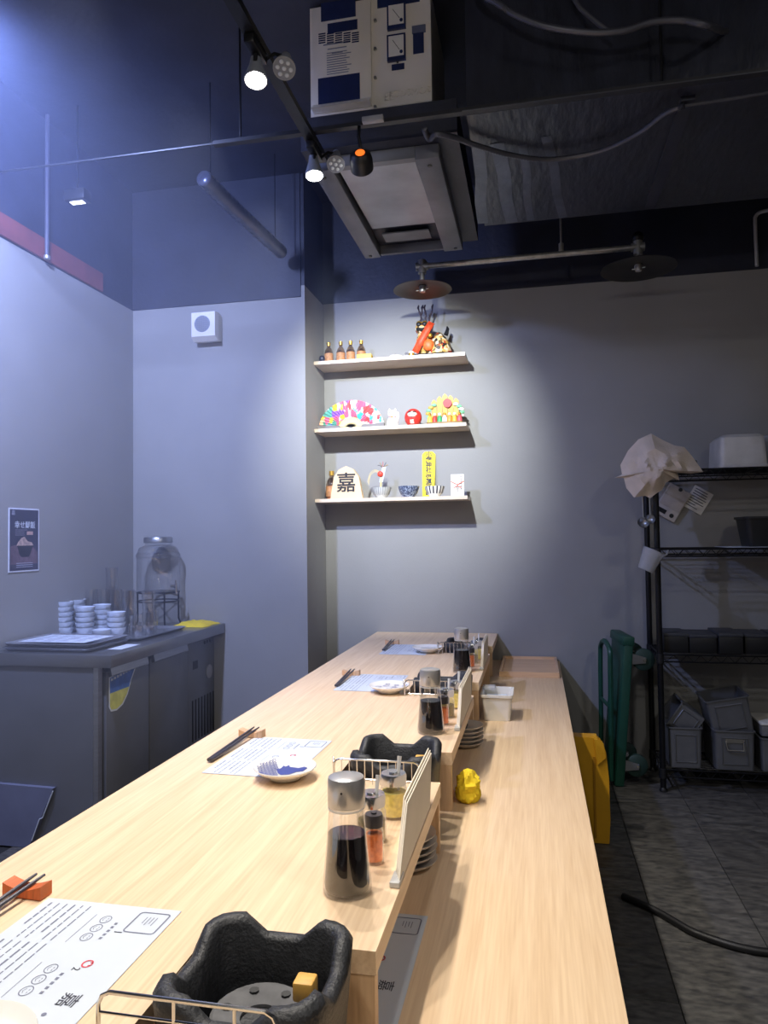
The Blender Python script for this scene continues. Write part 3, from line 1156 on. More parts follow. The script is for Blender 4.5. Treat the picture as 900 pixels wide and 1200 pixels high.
for i in range(NP + 1):
    a = math.radians(172 - 164 * i / NP)
    MB().strip([(.003 * math.cos(a), -.004, .003 * math.sin(a)), (.062 * math.cos(a), -.004, .062 * .82 * math.sin(a))], .0042, (0, -1, 0)).build('rib', M('pale_gold_rib', (236, 214, 150), .5), t)
for sgn in (-1, 1):
    m = MB()
    m.prism([(sgn * .05, -.010), (sgn * .058, .01), (sgn * .17, .014), (sgn * .165, -.002)][::sgn], 'y', -.012, .006)
    m.build('card_stand', M('grey_card', (120, 116, 114), .7), t, smooth=False)
MB().cyl((0, -.008, 0), (0, .004, 0), .005, 10).build('pivot', dark_m, t)

# beckoning cat
t = thing('cat_figurine', 'small white beckoning cat figurine with red collar', 'figurine', (SX(461, 497), YS - .02, SZ[1]))
MB().lathe([(0, 0), (.026, 0), (.03, .01), (.028, .03), (.02, .046), (.012, .052), (0, .053)], 20).build('body', porc_m, t)
MB().ball((0, -.004, .064), (.023, .02, .02)).build('head', porc_m, t)
for x in (-.014, .014):
    MB().lathe([(.009, 0), (.005, .01), (0, .017)], 8, (x, -.002, .076)).build('ear', porc_m, t)
    MB().ball((x * .6, -.0235, .067), (.003, .002, .003), 8, 6).build('eye', dark_m, t)
MB().tube([(.022, -.008, .03), (.029, -.014, .05), (.026, -.016, .07)], [.008, .007, .008], 8).build('raised_paw', porc_m, t)
MB().lathe([(.0165, .046), (.019, .049), (.0165, .052)], 20).build('collar', daruma_m, t)
MB().ball((0, -.02, .048), .0045, 8, 6).build('bell', gold_m, t)
MB().ball((0, -.0235, .061), (.003, .002, .002), 8, 6).build('nose', red_m, t)

# daruma
t = thing('daruma_doll', 'round red daruma doll with white face', 'figurine', (SX(485, 497), YS - .02, SZ[1]))
MB().ball((0, 0, .043), (.042, .038, .044), 24, 14).build('body', daruma_m, t)
MB().ball((0, -.014, .053), (.029, .027, .022), 18, 10).build('face', skin_m, t)
for x in (-.011, .011):
    MB().ball((x, -.0385, .055), (.006, .003, .0065), 10, 6).build('eye', porc_m, t)
    MB().ball((x, -.0412, .055), (.0025, .0015, .003), 8, 6).build('pupil', dark_m, t)
    MB().tube([(x - .008, -.035, .064), (x, -.039, .068), (x + .008, -.034, .065)], .002, 6).build('eyebrow', dark_m, t)
MB().tube([(-.008, -.039, .043), (0, -.041, .041), (.008, -.039, .043)], .0013, 6).build('mouth', dark_m, t)
text('gold_character', '福', .022, M('white_gilt', (246, 236, 214), .5), t, frame((0, -.0372, .018), (1, 0, 0), (0, -0.35, 1)), .002)

# treasure ornament
t = thing('treasure_ornament', 'golden lucky treasure ornament with red disc and small figures', 'ornament', (SX(522, 495), YS - .01, SZ[1]))
MB().bbox(-.085, -.035, 0, .085, .035, .014, .004).build('base', M('dark_gilt', (120, 92, 40), .5), t)
ygold_m = M('yellow_gilt', (176, 124, 30), .45, .2, var=.3, scale=60)
for i in range(5):
    x = -.052 + .026 * i
    hgt = (.112, .128, .138, .130, .115)[i]
    MB().prism([(x - .0115, .014), (x + .0115, .014), (x + .0125, hgt), (x, hgt + .014), (x - .0125, hgt)], 'y', .002 + .003 * (i % 2), .010).build('gold_screen_leaf', ygold_m, t, smooth=False)
MB().cyl((0.012, .005, .105), (.012, -.006, .105), .021, 20).build('red_disc', M('crimson', (176, 22, 26), .5), t)
cols = [(236, 200, 70), (206, 60, 50), (60, 150, 90), (240, 236, 226), (230, 140, 60), (210, 170, 60), (220, 80, 90)]
for i in range(7):
    x = -.07 + .0233 * i
    m = MB()
    m.lathe([(0, 0), (.013, 0), (.011, .022), (.006, .03), (0, .031)], 12, (x, -.02, .014))
    m.build('small_figure', M('figure_%d' % i, cols[i], .45, var=.25, scale=120), t)
    MB().ball((x, -.021, .05), .008, 10, 6).build('figure_head', [gold_m, skin_m, porc_m][i % 3], t)
random.seed(4)
for i in range(12):
    a = math.radians(215 - 17 * (i // 2)) if i % 2 else math.radians(-35 + 17 * (i // 2))
    x, z = .080 * math.cos(a), .06 + .05 * math.sin(a)
    m = MB()
    m.ball((x, -.004, z), (.013, .004, .008), 8, 6)
    m.build('leaf_charm', M('charm_%d' % (i % 4), [(110, 176, 130), (190, 160, 70), (226, 222, 206), (120, 180, 140)][i % 4], .5, var=.2, scale=90), t)

# bottom shelf
mini_bottle('small_bottle', (SX(386.5, 581), YS + .04, SZ[2]), 'amber bottle behind the wooden shogi piece', .135)
t = thing('shogi_piece', 'large pale wooden shogi piece with black lettering', 'ornament', (SX(408, 581), YS - .02, SZ[2]))
MB().prism([(-.08, 0), (.08, 0), (.062, .105), (.036, .142), (0, .158), (-.036, .142), (-.062, .105)], 'y', -.016, .016).build('wooden_block', pale_m, t, smooth=False)
text('character', '嘉', .100, M('black_ink', (24, 24, 26), .6), t, frame((0, -.0165, .072), (1, 0, 0), (0, 0, 1)), .0006, .0012)


def bowl_profile(r, h):
    return [(0, .004), (r * .45, .004), (r * .45, 0), (r * .52, 0), (r * .54, .006), (r * .8, h * .35), (r * .95, h * .75), (r, h), (r * .97, h), (r * .9, h * .72), (r * .7, h * .3), (0, .010)]


def striped_bowl(name, loc, label, r, h, base, stripe, ns, wd):
    t = thing(name, label, 'bowl', loc, 0, 'bowls on the lowest shelf')
    MB().lathe(bowl_profile(r, h), 32).build('bowl_body', base, t, ang=50)
    for i in range(ns):
        a = 2 * PI * i / ns
        pts = []
        for (q, z) in ((.56, .009), (.8, h * .35), (.95, h * .75), (1.0, h)):
            pts.append(((r * q + .0006) * math.cos(a), (r * q + .0006) * math.sin(a), z))
        MB().strip(pts, wd, (math.cos(a), math.sin(a), -.3)).build('stripe', stripe, t, smooth=False)
    return t


grey_m = M('grey_glaze', (196, 196, 190), .35)
striped_bowl('striped_bowl', (SX(448, 580), YS - .02, SZ[2]), 'pale bowl with fine grey stripes below the noodle ornament', .048, .052, grey_m, M('slate_glaze', (128, 132, 136), .35), 26, .003)
t = thing('patterned_bowl', 'dark blue speckled bowl on the lowest shelf', 'bowl', (SX(480, 580), YS - .02, SZ[2]), 0, 'bowls on the lowest shelf')
MB().lathe(bowl_profile(.051, .054), 32).build('bowl_body', patch_mat('blue_speckle', [(70, 82, 108), (150, 160, 176), (50, 60, 88), (110, 122, 146)], 210, .35), t, ang=50)
o = MB().ball((0, 0, .012), (.016, .012, .012), 10, 8).build('white_trinket', porc_m, None, (SX(472, 562), YS + .03, SZ[2]))
tag(o, 'small white trinket behind the dark blue speckled bowl', 'trinket')
striped_bowl('striped_bowl', (SX(510, 580), YS - .02, SZ[2]), 'white bowl with bold dark stripes before the yellow sign', .048, .05, porc_m, M('dark_stripe', (52, 52, 62), .35), 16, .0065)

t = thing('noodle_ornament', 'paper ornament with red dot and drooping golden strands above the striped bowl', 'ornament', (SX(448, 580), YS - .02, SZ[2] + .011))
MB().tube([(0, 0, 0), (-.003, 0, .05), (0, 0, .10)], .0045, 8).build('noodle_strand', M('noodle', (232, 204, 140), .5), t)
m = MB()
m.prism([(-.012, .075), (.008, .075), (.028, .155), (.006, .155)], 'y', -.002, .002)
m.build('paper_tag', paper_m, t, smooth=False)
MB().ball((-.004, -.006, .118), (.016, .008, .016), 14, 8).build('red_knot', M('vermilion', (222, 72, 50), .5), t)
for k in range(4):
    MB().tube(catmull([(0, -.004, .115 + .004 * k), (-.03, -.004, .13 + .004 * k), (-.058, -.004, .11 + .006 * k), (-.068 - .003 * k, -.004, .06 + .006 * k)], 5), .0011, 6).build('gold_strand', M('straw_cord', (214, 196, 150), .5), t)
for k in range(5):
    a = math.radians(20 + 35 * k)
    MB().tube(catmull([(.01, 0, .15), (.01 + .02 * math.cos(a), 0, .16 + .014 * math.sin(a)), (.01 + .03 * math.cos(a), 0, .155 + .03 * math.sin(a))], 4), .0015, 6).build('cord_loop', [gold_m, inkd_m, red_m][k % 3], t)

t = thing('yellow_sign', 'tall narrow yellow paper sign with black vertical lettering', 'sign', (SX(500, 578), D - .035, SZ[2]))
m = MB()
m.prism([(-.032, 0), (.028, 0), (.034, .225), (.018, .240), (-.02, .240), (-.034, .225)], 'y', -.002, .002)
m.build('paper', signy_m, t, smooth=False)
t.rotation_euler = (-.118, 0, 0)
for i, c in enumerate('小網神社強運厄除'):
    text('character', c, .032, inkd_m, t, frame((0, -.0025, .222 - .0265 * i - (.008 if i > 3 else 0)), (1, 0, 0), (0, 0, 1)), .0003, .0008)

t = thing('gift_card', 'small white gift envelope with red knotted cord on the lowest shelf', 'envelope', (SX(537, 579), YS - .03, SZ[2]))
MB().box(-.034, -.003, 0, .034, .003, .115).build('envelope', M('washi', (238, 230, 216), .7), t, smooth=False)
for s_ in (-1, 1):
    MB().tube([(s_ * .034, -.0045, .078), (0, -.005, .06), (s_ * -.002, -.005, .055), (s_ * .02, -.0045, .045)], .0018, 6).build('cord', M('vermilion_cord', (216, 84, 58), .5), t)
for i, c in enumerate('御守'):
    text('character', c, .016, inkd_m, t, frame((.0, -.0035, .04 - .016 * i), (1, 0, 0), (0, 0, 1)), .0003)
m = MB()
for i in range(6):
    m.box(.016, -.0036, .100 - .013 * i, .021, -.0031, .107 - .013 * i)
m.build('small_print', inkd_m, t, smooth=False)

for o in list(COL.objects):
    if o.parent is None and o.get('category'):
        k = {'small_bottle': 1.16, 'lion_ornament': 1.08, 'folding_fan': 1.1, 'cat_figurine': 1.12, 'daruma_doll': 1.1, 'treasure_ornament': 1.12,
             'shogi_piece': 1.12, 'striped_bowl': 1.1, 'patterned_bowl': 1.1, 'yellow_sign': 1.07, 'yellow_box': 1.1}.get(o.name.split('.')[0])
        if k:
            o.scale = (k, k, k) if not o.name.startswith('small_bottle') else (1.05, 1.05, k)

# ------------------------------------------------------------------ speaker on the pillar
t = thing('wall_speaker', 'white wall speaker with round perforated grille', 'speaker', (-1.675, PF, 2.355))
m = MB()
loft([[(x, 0, z) for x, z in ((-.066, -.066), (.066, -.066), (.066, .066), (-.066, .066))],
      [(x, -.055, z) for x, z in ((-.070, -.075), (.070, -.075), (.070, .075), (-.070, .075))],
      [(x, -.09, z) for x, z in ((-.066, -.055), (.066, -.055), (.066, .072), (-.066, .072))]]).build('housing', white_m, t, smooth=False)
MB().cyl((-.005, -.0902, .01), (-.005, -.0915, .01), .044, 28).build('grille', M('grille_grey', (146, 150, 160), .5), t)
for i in range(-5, 6):
    for j in range(-5, 6):
        if math.hypot(i, j) < 5.3:
            MB().cyl((-.005 + .0078 * i, -.0914, .01 + .0078 * j), (-.005 + .0078 * i, -.0919, .01 + .0078 * j), .0024, 6).build('perforation', dark_m, t, smooth=False)

# ------------------------------------------------------------------ posters
def poster(y0, y1, z0, z1, label, full):
    t = thing('menu_poster', label, 'poster', (LX + .001, y0, z0), 0, 'posters on the wall')
    W, Hh = y1 - y0, z1 - z0
    MB().box(0, 0, 0, .002, W, Hh).build('sheet', M('poster_white', (226, 230, 240), .5), t, smooth=False)
    MB().box(.0021, .006, .006, .0026, W - .006, Hh - .006).build('dark_print', M('poster_dark', (52, 52, 76), .5, var=.25, scale=9), t, smooth=False)
    if not full:
        return
    # seen from the room, reading direction is +y
    def fr(u, v):
        return frame((.0029, u * W, v * Hh), (0, 1, 0), (0, 0, 1))
    text('headline', '幸せ鮮飯', .032, paper_m, t, fr(.52, .73), .0002, .0004)
    text('logo', '嘉', .022, M('poster_grey', (170, 172, 190), .6), t, fr(.14, .92), .0002)
    m = MB()
    for i in range(4):
        m.box(.0027, W * .2, Hh * (.655 - .027 * i), .003, W * (.5 if i else .6), Hh * (.66 - .027 * i))
    for i in range(3):
        m.box(.0027, W * .24, Hh * (.13 - .03 * i), .003, W * .78, Hh * (.14 - .03 * i))
    m.build('small_print', M('poster_grey', (170, 172, 190), .6), t, smooth=False)
    MB().box(.0027, W * .58, Hh * .58, .003, W * .78, Hh * .635).build('price_tag', M('poster_tan', (196, 160, 150), .6), t, smooth=False)
    m = MB()
    m.prism([(W * .06, Hh * .12), (W * .94, Hh * .12), (W * .94, Hh * .3), (W * .8, Hh * .38), (W * .2, Hh * .42), (W * .06, Hh * .4)], 'x', .0027, .0029)
    m.build('table_picture', M('poster_brown', (104, 84, 96), .6, var=.3, scale=30), t, smooth=False)
    m = MB()
    m.prism([(W * .26, Hh * .41), (W * .78, Hh * .41), (W * .7, Hh * .28), (W * .64, Hh * .23), (W * .40, Hh * .23), (W * .33, Hh * .28)], 'x', .0029, .0032)
    m.build('bowl_picture', M('poster_bowl', (30, 30, 46), .6), t, smooth=False)
    m = MB()
    m.prism([(W * .24, Hh * .41), (W * .8, Hh * .41), (W * .74, Hh * .46), (W * .6, Hh * .48), (W * .5, Hh * .55), (W * .4, Hh * .53), (W * .3, Hh * .47)], 'x', .0029, .0033)
    m.build('rice_picture', M('poster_rice', (186, 160, 148), .7, var=.3, scale=70), t, smooth=False)


poster(2.618, 2.806, 1.113, 1.382, 'dark poster with white headline and a bowl picture', True)
poster(2.36, 2.566, 1.10, 1.375, 'pale-bordered poster beside the bowl poster', False)

# ------------------------------------------------------------------ drinks cabinet
CX, CY0, CY1, CTOP = -1.612, 2.525, PF - .004, .80
XD = CX - .043
t = thing('counter_fridge', 'grey steel undercounter refrigerator with two doors in the wall corner', 'fridge', (0, 0, 0))
MB().bbox(LX + .002, CY0, CTOP - .05, CX + .012, CY1, CTOP, .004).build('worktop', steelb_m, t)
MB().box(LX + .004, CY0 + .012, FZ + .02, XD - .03, CY1 - .002, CTOP - .051).build('cabinet_body', fridge_m, t, smooth=False)
for (x, y) in ((LX + .06, CY0 + .06), (CX - .08, CY0 + .06), (LX + .06, CY1 - .08), (CX - .08, CY1 - .08)):
    MB().cyl((x, y, FZ + .001), (x, y, FZ + .02), .02, 12).build('foot', blackmetal_m, t)
yd = [2.575, 2.905, 3.27]
for k in range(2):
    d = MB().bbox(XD - .029, yd[k] + .004, FZ + .1, XD, yd[k + 1] - .006, CTOP - .075, .004).build('door', fridge_m, t)
    m = MB()
    m.prism([(XD + .001, CTOP - .075), (XD - .028, CTOP - .075), (XD - .028, CTOP - .07), (XD - .008, CTOP - .056), (XD + .008, CTOP - .062), (XD + .014, CTOP - .092), (XD + .001, CTOP - .098)], 'y', yd[k] + .02, yd[k + 1] - .03)
    m.build('handle_lip', steel_m, d, smooth=False)
    if k == 0:
        def ST(u, v):
            return (yd[0] + .02 + u * 1.8, .700 - v * 1.15)
        out = [ST(0, 0), ST(.118, -.022), ST(.09, .035), ST(.075, .08), ST(.055, .11), ST(.03, .122), ST(.008, .118), ST(0, .1)]
        MB().prism(out, 'x', XD + .0005, XD + .0012).build('sticker', M('sticker_white', (214, 220, 230), .4), d, smooth=False)
        inn = [ST(.005, .004), ST(.105, -.014), ST(.084, .033), ST(.07, .076), ST(.06, .09), ST(.005, .09)]
        MB().prism([ST(.004, .003), ST(.108, -.014), ST(.086, .033), ST(.080, .055), ST(.004, .055)], 'x', XD + .0012, XD + .0016).build('sticker_blue', M('sticker_blue', (70, 110, 190), .4, var=.2, scale=30), d, smooth=False)
        MB().prism([ST(.004, .055), ST(.080, .055), ST(.071, .078), ST(.052, .105), ST(.03, .116), ST(.010, .112), ST(.004, .1)], 'x', XD + .0012, XD + .0016).build('sticker_yellow', M('sticker_yellow', (206, 206, 110), .4, var=.2, scale=30), d, smooth=False)
        m = MB()
        for q in range(7):
            m.box(XD + .0017, yd[0] + .032 + .021 * q, .684 + .0026 * q, XD + .0019, yd[0] + .047 + .021 * q, .694 + .0026 * q)
        m.build('sticker_print', paper_m, d, smooth=False)
MB().box(XD - .029, CY0 + .012, FZ + .02, XD - .008, yd[0] - .012, CTOP - .051).build('corner_post', steel_m, t, smooth=False)
g = MB().bbox(XD - .029, yd[2], FZ + .1, XD - .004, CY1 - .006, CTOP - .056, .003).build('machine_panel', fridge_m, t)
for q in range(9):
    MB().box(XD - .0042, yd[2] + .04 + .033 * q, .25, XD - .002, yd[2] + .052 + .033 * q, .45).build('vent_slot', dark_m, g, smooth=False)
MB().cyl((XD - .005, 3.5, .56), (XD - .001, 3.5, .56), .035, 20).build('round_badge', M('badge', (150, 150, 154), .5), g)
for q in range(3):
    MB().cyl((XD - .005, 3.45 + .03 * q, .715), (XD - .001, 3.45 + .03 * q, .715), .008, 12).build('control_button', dark_m, g)
MB().box(XD - .005, 3.32, .60, XD - .002, 3.37, .64).build('control_display', dark_m, g, smooth=False)

# dark board leaning at the cabinet end
t = thing('dark_board', 'dark navy board with pale scuffed edge standing against the fridge end', 'board', (0, 0, 0))
a = PY(62, 924, 2.517)
b = PY(30, 1003, 2.517)
sl = (b.x - a.x) / (b.z - a.z)
MB().prism([(LX + .02, FZ + .002), (a.x + sl * (FZ - a.z), FZ + .002), (a.x, a.z), (LX + .02, a.z + .005)], 'y', 2.517, 2.536).build('panel', darkpanel_m, t, smooth=False)
MB().tube([(a.x, 2.5165, a.z - .01), (a.x + sl * -.1, 2.5165, a.z - .115), (a.x + sl * -.115 - .006, 2.5165, a.z - .12), (a.x + sl * (FZ + .03 - a.z), 2.5165, FZ + .03)], .0022, 6).build('scuffed_edge', paper_m, t)

# trays on the cabinet
def tray_obj(x0, y0, x1, y1, z, label, mat, h=.014, name='serving_tray', grp='trays on the fridge top'):
    t = thing(name, label, 'tray', ((x0 + x1) / 2, (y0 + y1) / 2, z), 0, grp)
    a, b = (x1 - x0) / 2, (y1 - y0) / 2
    loft([rr(a - .012, b - .012, 0, .02), rr(a, b, h, .025), rr(a + .004, b + .004, h + .001, .026), rr(a - .001, b - .001, h + .002, .025), rr(a - .012, b - .012, .003, .02)]).build('tray_body', mat, t, ang=30)
    return t


tray_m2 = M('steel_tray', (188, 190, 196), .25, .8, var=.05)
z = CTOP + .0005
tray_obj(-2.115, 2.56, -1.72, 2.865, z, 'lowest steel tray of the stack at the fridge corner', tray_m2)
tray_obj(-2.113, 2.562, -1.722, 2.863, z + .0165, 'upper steel tray under the printed sheet on the fridge', tray_m2)
t = thing('printed_sheet', 'white printed sheet lying in the steel tray on the fridge', 'paper', (-1.92, 2.71, z + .033))
MB().box(-.15, -.105, -.0003, .15, .105, .0003).build('sheet', paper_m, t, smooth=False)
m = MB()
random.seed(11)
for i in range(9):
    for j in range(4):
        m.box(-.13 + .068 * j, -.085 + .02 * i, .0004, -.13 + .068 * j + random.uniform(.03, .06), -.08 + .02 * i, .0006)
m.build('print', ink_m, t, smooth=False)
tray_obj(-2.115, 2.88, -1.688, 3.32, z, 'long steel tray holding bowls and tumblers on the fridge', tray_m2, .012)
o = MB().box(-1.70, 2.66, z, -1.64, 2.80, z + .0008).build('paper_slip', paper_m, smooth=False)
tag(o, 'white paper slip on the steel top beside the tray stack', 'paper')

# bowls
def bowls(px, n, dy, where):
    b = PZ(px, 739, CTOP + .004)
    x, y = b.x, 2.985 + dy
    x = PY(px, 735, y).x
    for k in range(n):
        o = MB().lathe(bowl_profile(.0422, .041), 28).build('rice_bowl', porcb_m, None, (x + random.uniform(-.002, .002), y + random.uniform(-.002, .002), CTOP + .0042 + .0235 * k), ang=50)
        o.rotation_euler = (random.uniform(-.015, .015) if k else 0, random.uniform(-.02, .02) if k else 0, 0)
        tag(o, '%s pale blue-white rice bowl %s' % ('single' if n == 1 else 'topmost' if k == n - 1 else ['lowest', 'second', 'third', 'fourth', 'fifth'][k], where), 'bowl', 'rice bowls on the fridge')


bowls(75, 6, 0, 'in a stack on the tray nearest the bowl poster')
bowls(100, 5, 0, 'in the second stack from the bowl poster')
bowls(90, 6, .11, 'in the stack behind the second stack')
bowls(119, 5, .11, 'in the stack behind the single bowl')
bowls(136, 4, .02, 'in the stack beside the tumblers')
bowls(119.5, 1, -.062, 'standing before the stacks of bowls')

# tumblers
tum = None
tpos = []
for i, px in enumerate((106, 121, 135, 150, 163)):
    tpos.append((px, 3.17, 2))
for i, px in enumerate((131, 143)):
    tpos.append((px, 3.27, 3))
for i, px in enumerate((152, 163, 174)):
    tpos.append((px, 3.08, 2))
for i, px in enumerate((160, 172)):
    tpos.append((px, 3.0, 1))
for i, px in enumerate((178, 187)):
    tpos.append((px, 3.22, 1))
used = []
for px, y, n in tpos:
    x = PY(px, 710, y).x
    if any(math.hypot(x - a, y - b) < .062 for a, b in used):
        continue
    used.append((x, y))
    for k in range(n):
        if tum is None:
            tum = MB().lathe([(0, .004), (.024, .004), (.024, 0), (.026, 0), (.031, .098), (.0305, .1), (.029, .099), (.0245, .008), (0, .008)], 20).build('tumbler', glass_m, ang=50)
            o = tum
        else:
            o = tum.copy()
            COL.objects.link(o)
        o.location = (x, y, CTOP + .0042 + .1005 * k)
        tag(o, '%s clear glass tumbler in %s' % (('single' if n == 1 else ['lower', 'upper' if n == 2 else 'middle', 'topmost'][k]), {3.17: 'a pile behind the bowl stacks', 3.27: 'a tall pile in the rear row by the wall', 3.08: 'a pile between bowls and dispenser', 3.0: 'the front row beside the bowls', 3.22: 'the row before the dispenser stand'}[y]), 'glass', 'tumblers on the fridge')

# drink dispenser
dp = PZ(186, 727, CTOP)
dx, dy = -1.915, 3.45
t = thing('drink_dispenser', 'large glass drink dispenser jar with metal lid and tap', 'dispenser', (dx, dy, CTOP + .175))
MB().lathe([(0, 0), (.10, 0), (.108, .01), (.108, .19), (.095, .225), (.066, .24), (.066, .255)], 36).build('jar', glass_m, t, ang=60)
MB().lathe([(.100, .17), (.112, .18), (.112, .19), (.104, .2)], 36).build('glass_ridge', glass_m, t)
MB().lathe([(.07, .25), (.073, .252), (.073, .272), (.068, .28), (0, .282)], 32).build('lid', steel_m, t)
m = MB()
m.cyl((.10, -.05, .03), (.135, -.068, .03), .008, 10)
m.cyl((.135, -.068, .045), (.135, -.068, -.005), .006, 10)
m.build('tap', chrome_m, t)
MB().cyl((.135, -.068, .045), (.135, -.068, .062), .004, 8).build('tap_lever', chrome_m, t)
t = thing('dispenser_stand', 'black wire stand carrying the drink dispenser', 'stand', (dx, dy, CTOP + .0006))
for zz in (.17, .125):
    MB().tube([(.105 * math.cos(i * PI / 14), .105 * math.sin(i * PI / 14), zz) for i in range(28)], .004, 6, True).build('ring', blackmetal_m, t)
for k in range(4):
    a = PI / 4 + k * PI / 2
    MB().tube([(.105 * math.cos(a), .105 * math.sin(a), .17), (.105 * math.cos(a), .105 * math.sin(a), .03), (.115 * math.cos(a), .115 * math.sin(a), .004)], .0045, 6).build('leg', blackmetal_m, t)
for k in (0, 1):
    a = PI / 4 + k * PI / 2
    MB().tube([(.1 * math.cos(a), .1 * math.sin(a), .168), (-.1 * math.cos(a), -.1 * math.sin(a), .168)], .003, 6).build('cross_wire', blackmetal_m, t)
t.scale = (1, 1, 1)

o = crumple('folded_cloth', .09, .09, .022, 9.1, yellow_m, (-1.715, 3.47, CTOP + .0006), -.1, 18, False)
tag(o, 'flat folded yellow cloth on the fridge top beside the dispenser stand', 'cloth')

# ------------------------------------------------------------------ wire shelving rack
KX0, KX1, KY0, KY1 = .557, 1.50, 3.58, 3.88
t = thing('wire_rack', 'tall black wire shelving rack against the back wall', 'rack', (0, 0, 0))
for x in (KX0, KX1):
    for y in (KY0, KY1):
        m = MB()
        m.cyl((x, y, FZ + .02), (x, y, 1.575), .0135, 12)
        m.build('post', blackmetal_m, t)
        MB().lathe([(0, 0), (.018, 0), (.018, .008), (.01, .02), (0, .02)], 12, (x, y, FZ + .001)).build('levelling_foot', dark_m, t)
        MB().lathe([(.0135, 1.575), (.0135, 1.58), (0, 1.584)], 12, (x, y, 0)).build('post_cap', dark_m, t)
RZ = [1.535, 1.165, .677, .15]
for z in RZ:
    m = MB()
    for y in (KY0, KY1):
        m.tube([(KX0, y, z), (KX1, y, z)], .0038, 6)
        m.tube([(KX0, y, z - .032), (KX1, y, z - .032)], .0038, 6)
        zz = [(KX0 + (KX1 - KX0) * i / 32, y, z - (.032 if i % 2 else 0)) for i in range(33)]
        m.tube(zz, .0022, 5)
    for x in (KX0, KX1):
        m.tube([(x, KY0, z), (x, KY1, z)], .0038, 6)
        m.tube([(x, KY0, z - .032), (x, KY1, z - .032)], .0038, 6)
        m.tube([(x, KY0 + (KY1 - KY0) * i / 10, z - (.032 if i % 2 else 0)) for i in range(11)], .0022, 5)
    for i in range(1, 11):
        y = KY0 + (KY1 - KY0) * i / 11
        m.tube([(KX0, y, z + .003), (KX1, y, z + .003)], .002, 5)
    for i in range(1, 4):
        x = KX0 + (KX1 - KX0) * i / 4
        m.tube([(x, KY0, z - .001), (x, KY1, z - .001)], .003, 5)
    m.build('shelf', blackmetal_m, t)
    for x in (KX0, KX1):
        for y in (KY0, KY1):
            MB().lathe([(.0137, -.04), (.018, -.038), (.0165, .004), (.0137, .006)], 12, (x, y, z)).build('collar', dark_m, t)


def outline_cloth(name, pts, y, depth, mat, seed, n=20):
    """cloth hung over something: the outline has front and back bulge"""
    P = [PY(px, py, y) for px, py in pts]
    cx = sum(p.x for p in P) / len(P)
    cz = sum(p.z for p in P) / len(P)
    K = len(P)
    rings = 9
    m = MB()
    for side in (-1, 1):
        vs, fs = [(cx, y + side * (depth if side < 0 else depth * .45) * .9, cz)], []
        for q in range(1, rings + 1):
            s = q / rings
            for k, p in enumerate(P):
                x, z = cx + (p.x - cx) * s, cz + (p.z - cz) * s
                f1 = 1 - s ** 2.2
                fold = 1 - 1.6 * abs(noise.noise(Vector((x * 9 + seed, z * 7, seed)))) - .8 * abs(noise.noise(Vector((x * 17 + z * 8, seed, z * 5))))
                dd = (depth if side < 0 else depth * .45) * f1 * (.35 + .75 * fold) if q < rings else .002
                vs.append((x, y + side * max(.002, dd), z))
        for k in range(K):
            fs.append((0, 1 + k, 1 + (k + 1) % K))
        for q in range(rings - 1):
            for k in range(K):
                a, b = 1 + q * K + k, 1 + q * K + (k + 1) % K
                fs.append((a, b, b + K, a + K))
        m.add(vs, fs)
    return m.build(name, mat, None, ang=28)


def dense(poly, k=4):
    out = []
    for a, b in zip(poly, poly[1:] + poly[:1]):
        for i in range(k):
            out.append((a[0] + (b[0] - a[0]) * i / k, a[1] + (b[1] - a[1]) * i / k))
    return out


o = outline_cloth('linen_cloth', dense([(763, 508), (777, 516), (790, 522), (802, 524), (812, 536), (824, 553), (810, 555), (794, 554), (796, 563), (790, 560), (780, 566), (776, 574), (768, 579), (762, 584), (756, 581), (743, 583), (734, 572), (731, 560), (720, 560), (729, 556), (727, 545), (736, 528), (748, 515)], 3), 3.54, .085, linen_m, 2.3)
o.location.y = -.0
tag(o, 'crumpled off-white linen cloth draped over the top corner of the wire rack', 'cloth')

# things on the rack
def bin_tub(name, x0, x1, y0, y1, z0, z1, mat, label, cat, flare=.85, wall=.004, grp=None, up=True):
    t = thing(name, label, cat, ((x0 + x1) / 2, (y0 + y1) / 2, z0), 0, grp)
    a, b, h = (x1 - x0) / 2, (y1 - y0) / 2, z1 - z0
    if up:
        L = [rr(a * flare, b * flare, 0, .02), rr(a, b, h - .012, .025), rr(a + .008, b + .008, h - .01, .028), rr(a + .008, b + .008, h, .028), rr(a - wall, b - wall, h, .025), rr(a * flare - wall, b * flare - wall, wall, .02)]
    else:
        L = [rr(a - wall, b - wall, 0, .02), rr(a + .006, b + .006, 0, .025), rr(a + .006, b + .006, .012, .025), rr(a, b, .014, .025), rr(a * flare, b * flare, h - .015, .02), rr(a * flare - .015, b * flare - .015, h, .02)]
    loft(L).build('shell', mat, t, ang=40)
    return t


bz = RZ[0] + .006
p = PY(835, 540, 3.73)
bin_tub('plastic_bin', PY(838, 540, 3.70).x, PY(893, 540, 3.70).x, 3.60, 3.86, bz, bz + .155, milky_m, 'upturned milky plastic bin on the top wire shelf beside the cloth', 'bin', .93, up=False)
bin_tub('plastic_bin', PY(897, 540, 3.70).x + .005, PY(897, 540, 3.70).x + .28, 3.60, 3.86, bz, bz + .165, milky_m, 'second milky plastic bin at the rack end of the top shelf', 'bin', .93, up=False)
o = MB().bbox(-.03, -.04, 0, .03, .04, .05, .008).build('black_case', dark_m, None, (PY(811, 535, 3.72).x - .01, 3.74, bz))
tag(o, 'small black case behind the linen cloth on the rack', 'case')
bin_tub('black_bucket', PY(872, 620, 3.66).x, PY(872, 620, 3.66).x + .20, 3.62, 3.82, RZ[1] + .006, RZ[1] + .146, dark_m, 'black plastic bucket on the second wire shelf', 'bucket', .82)
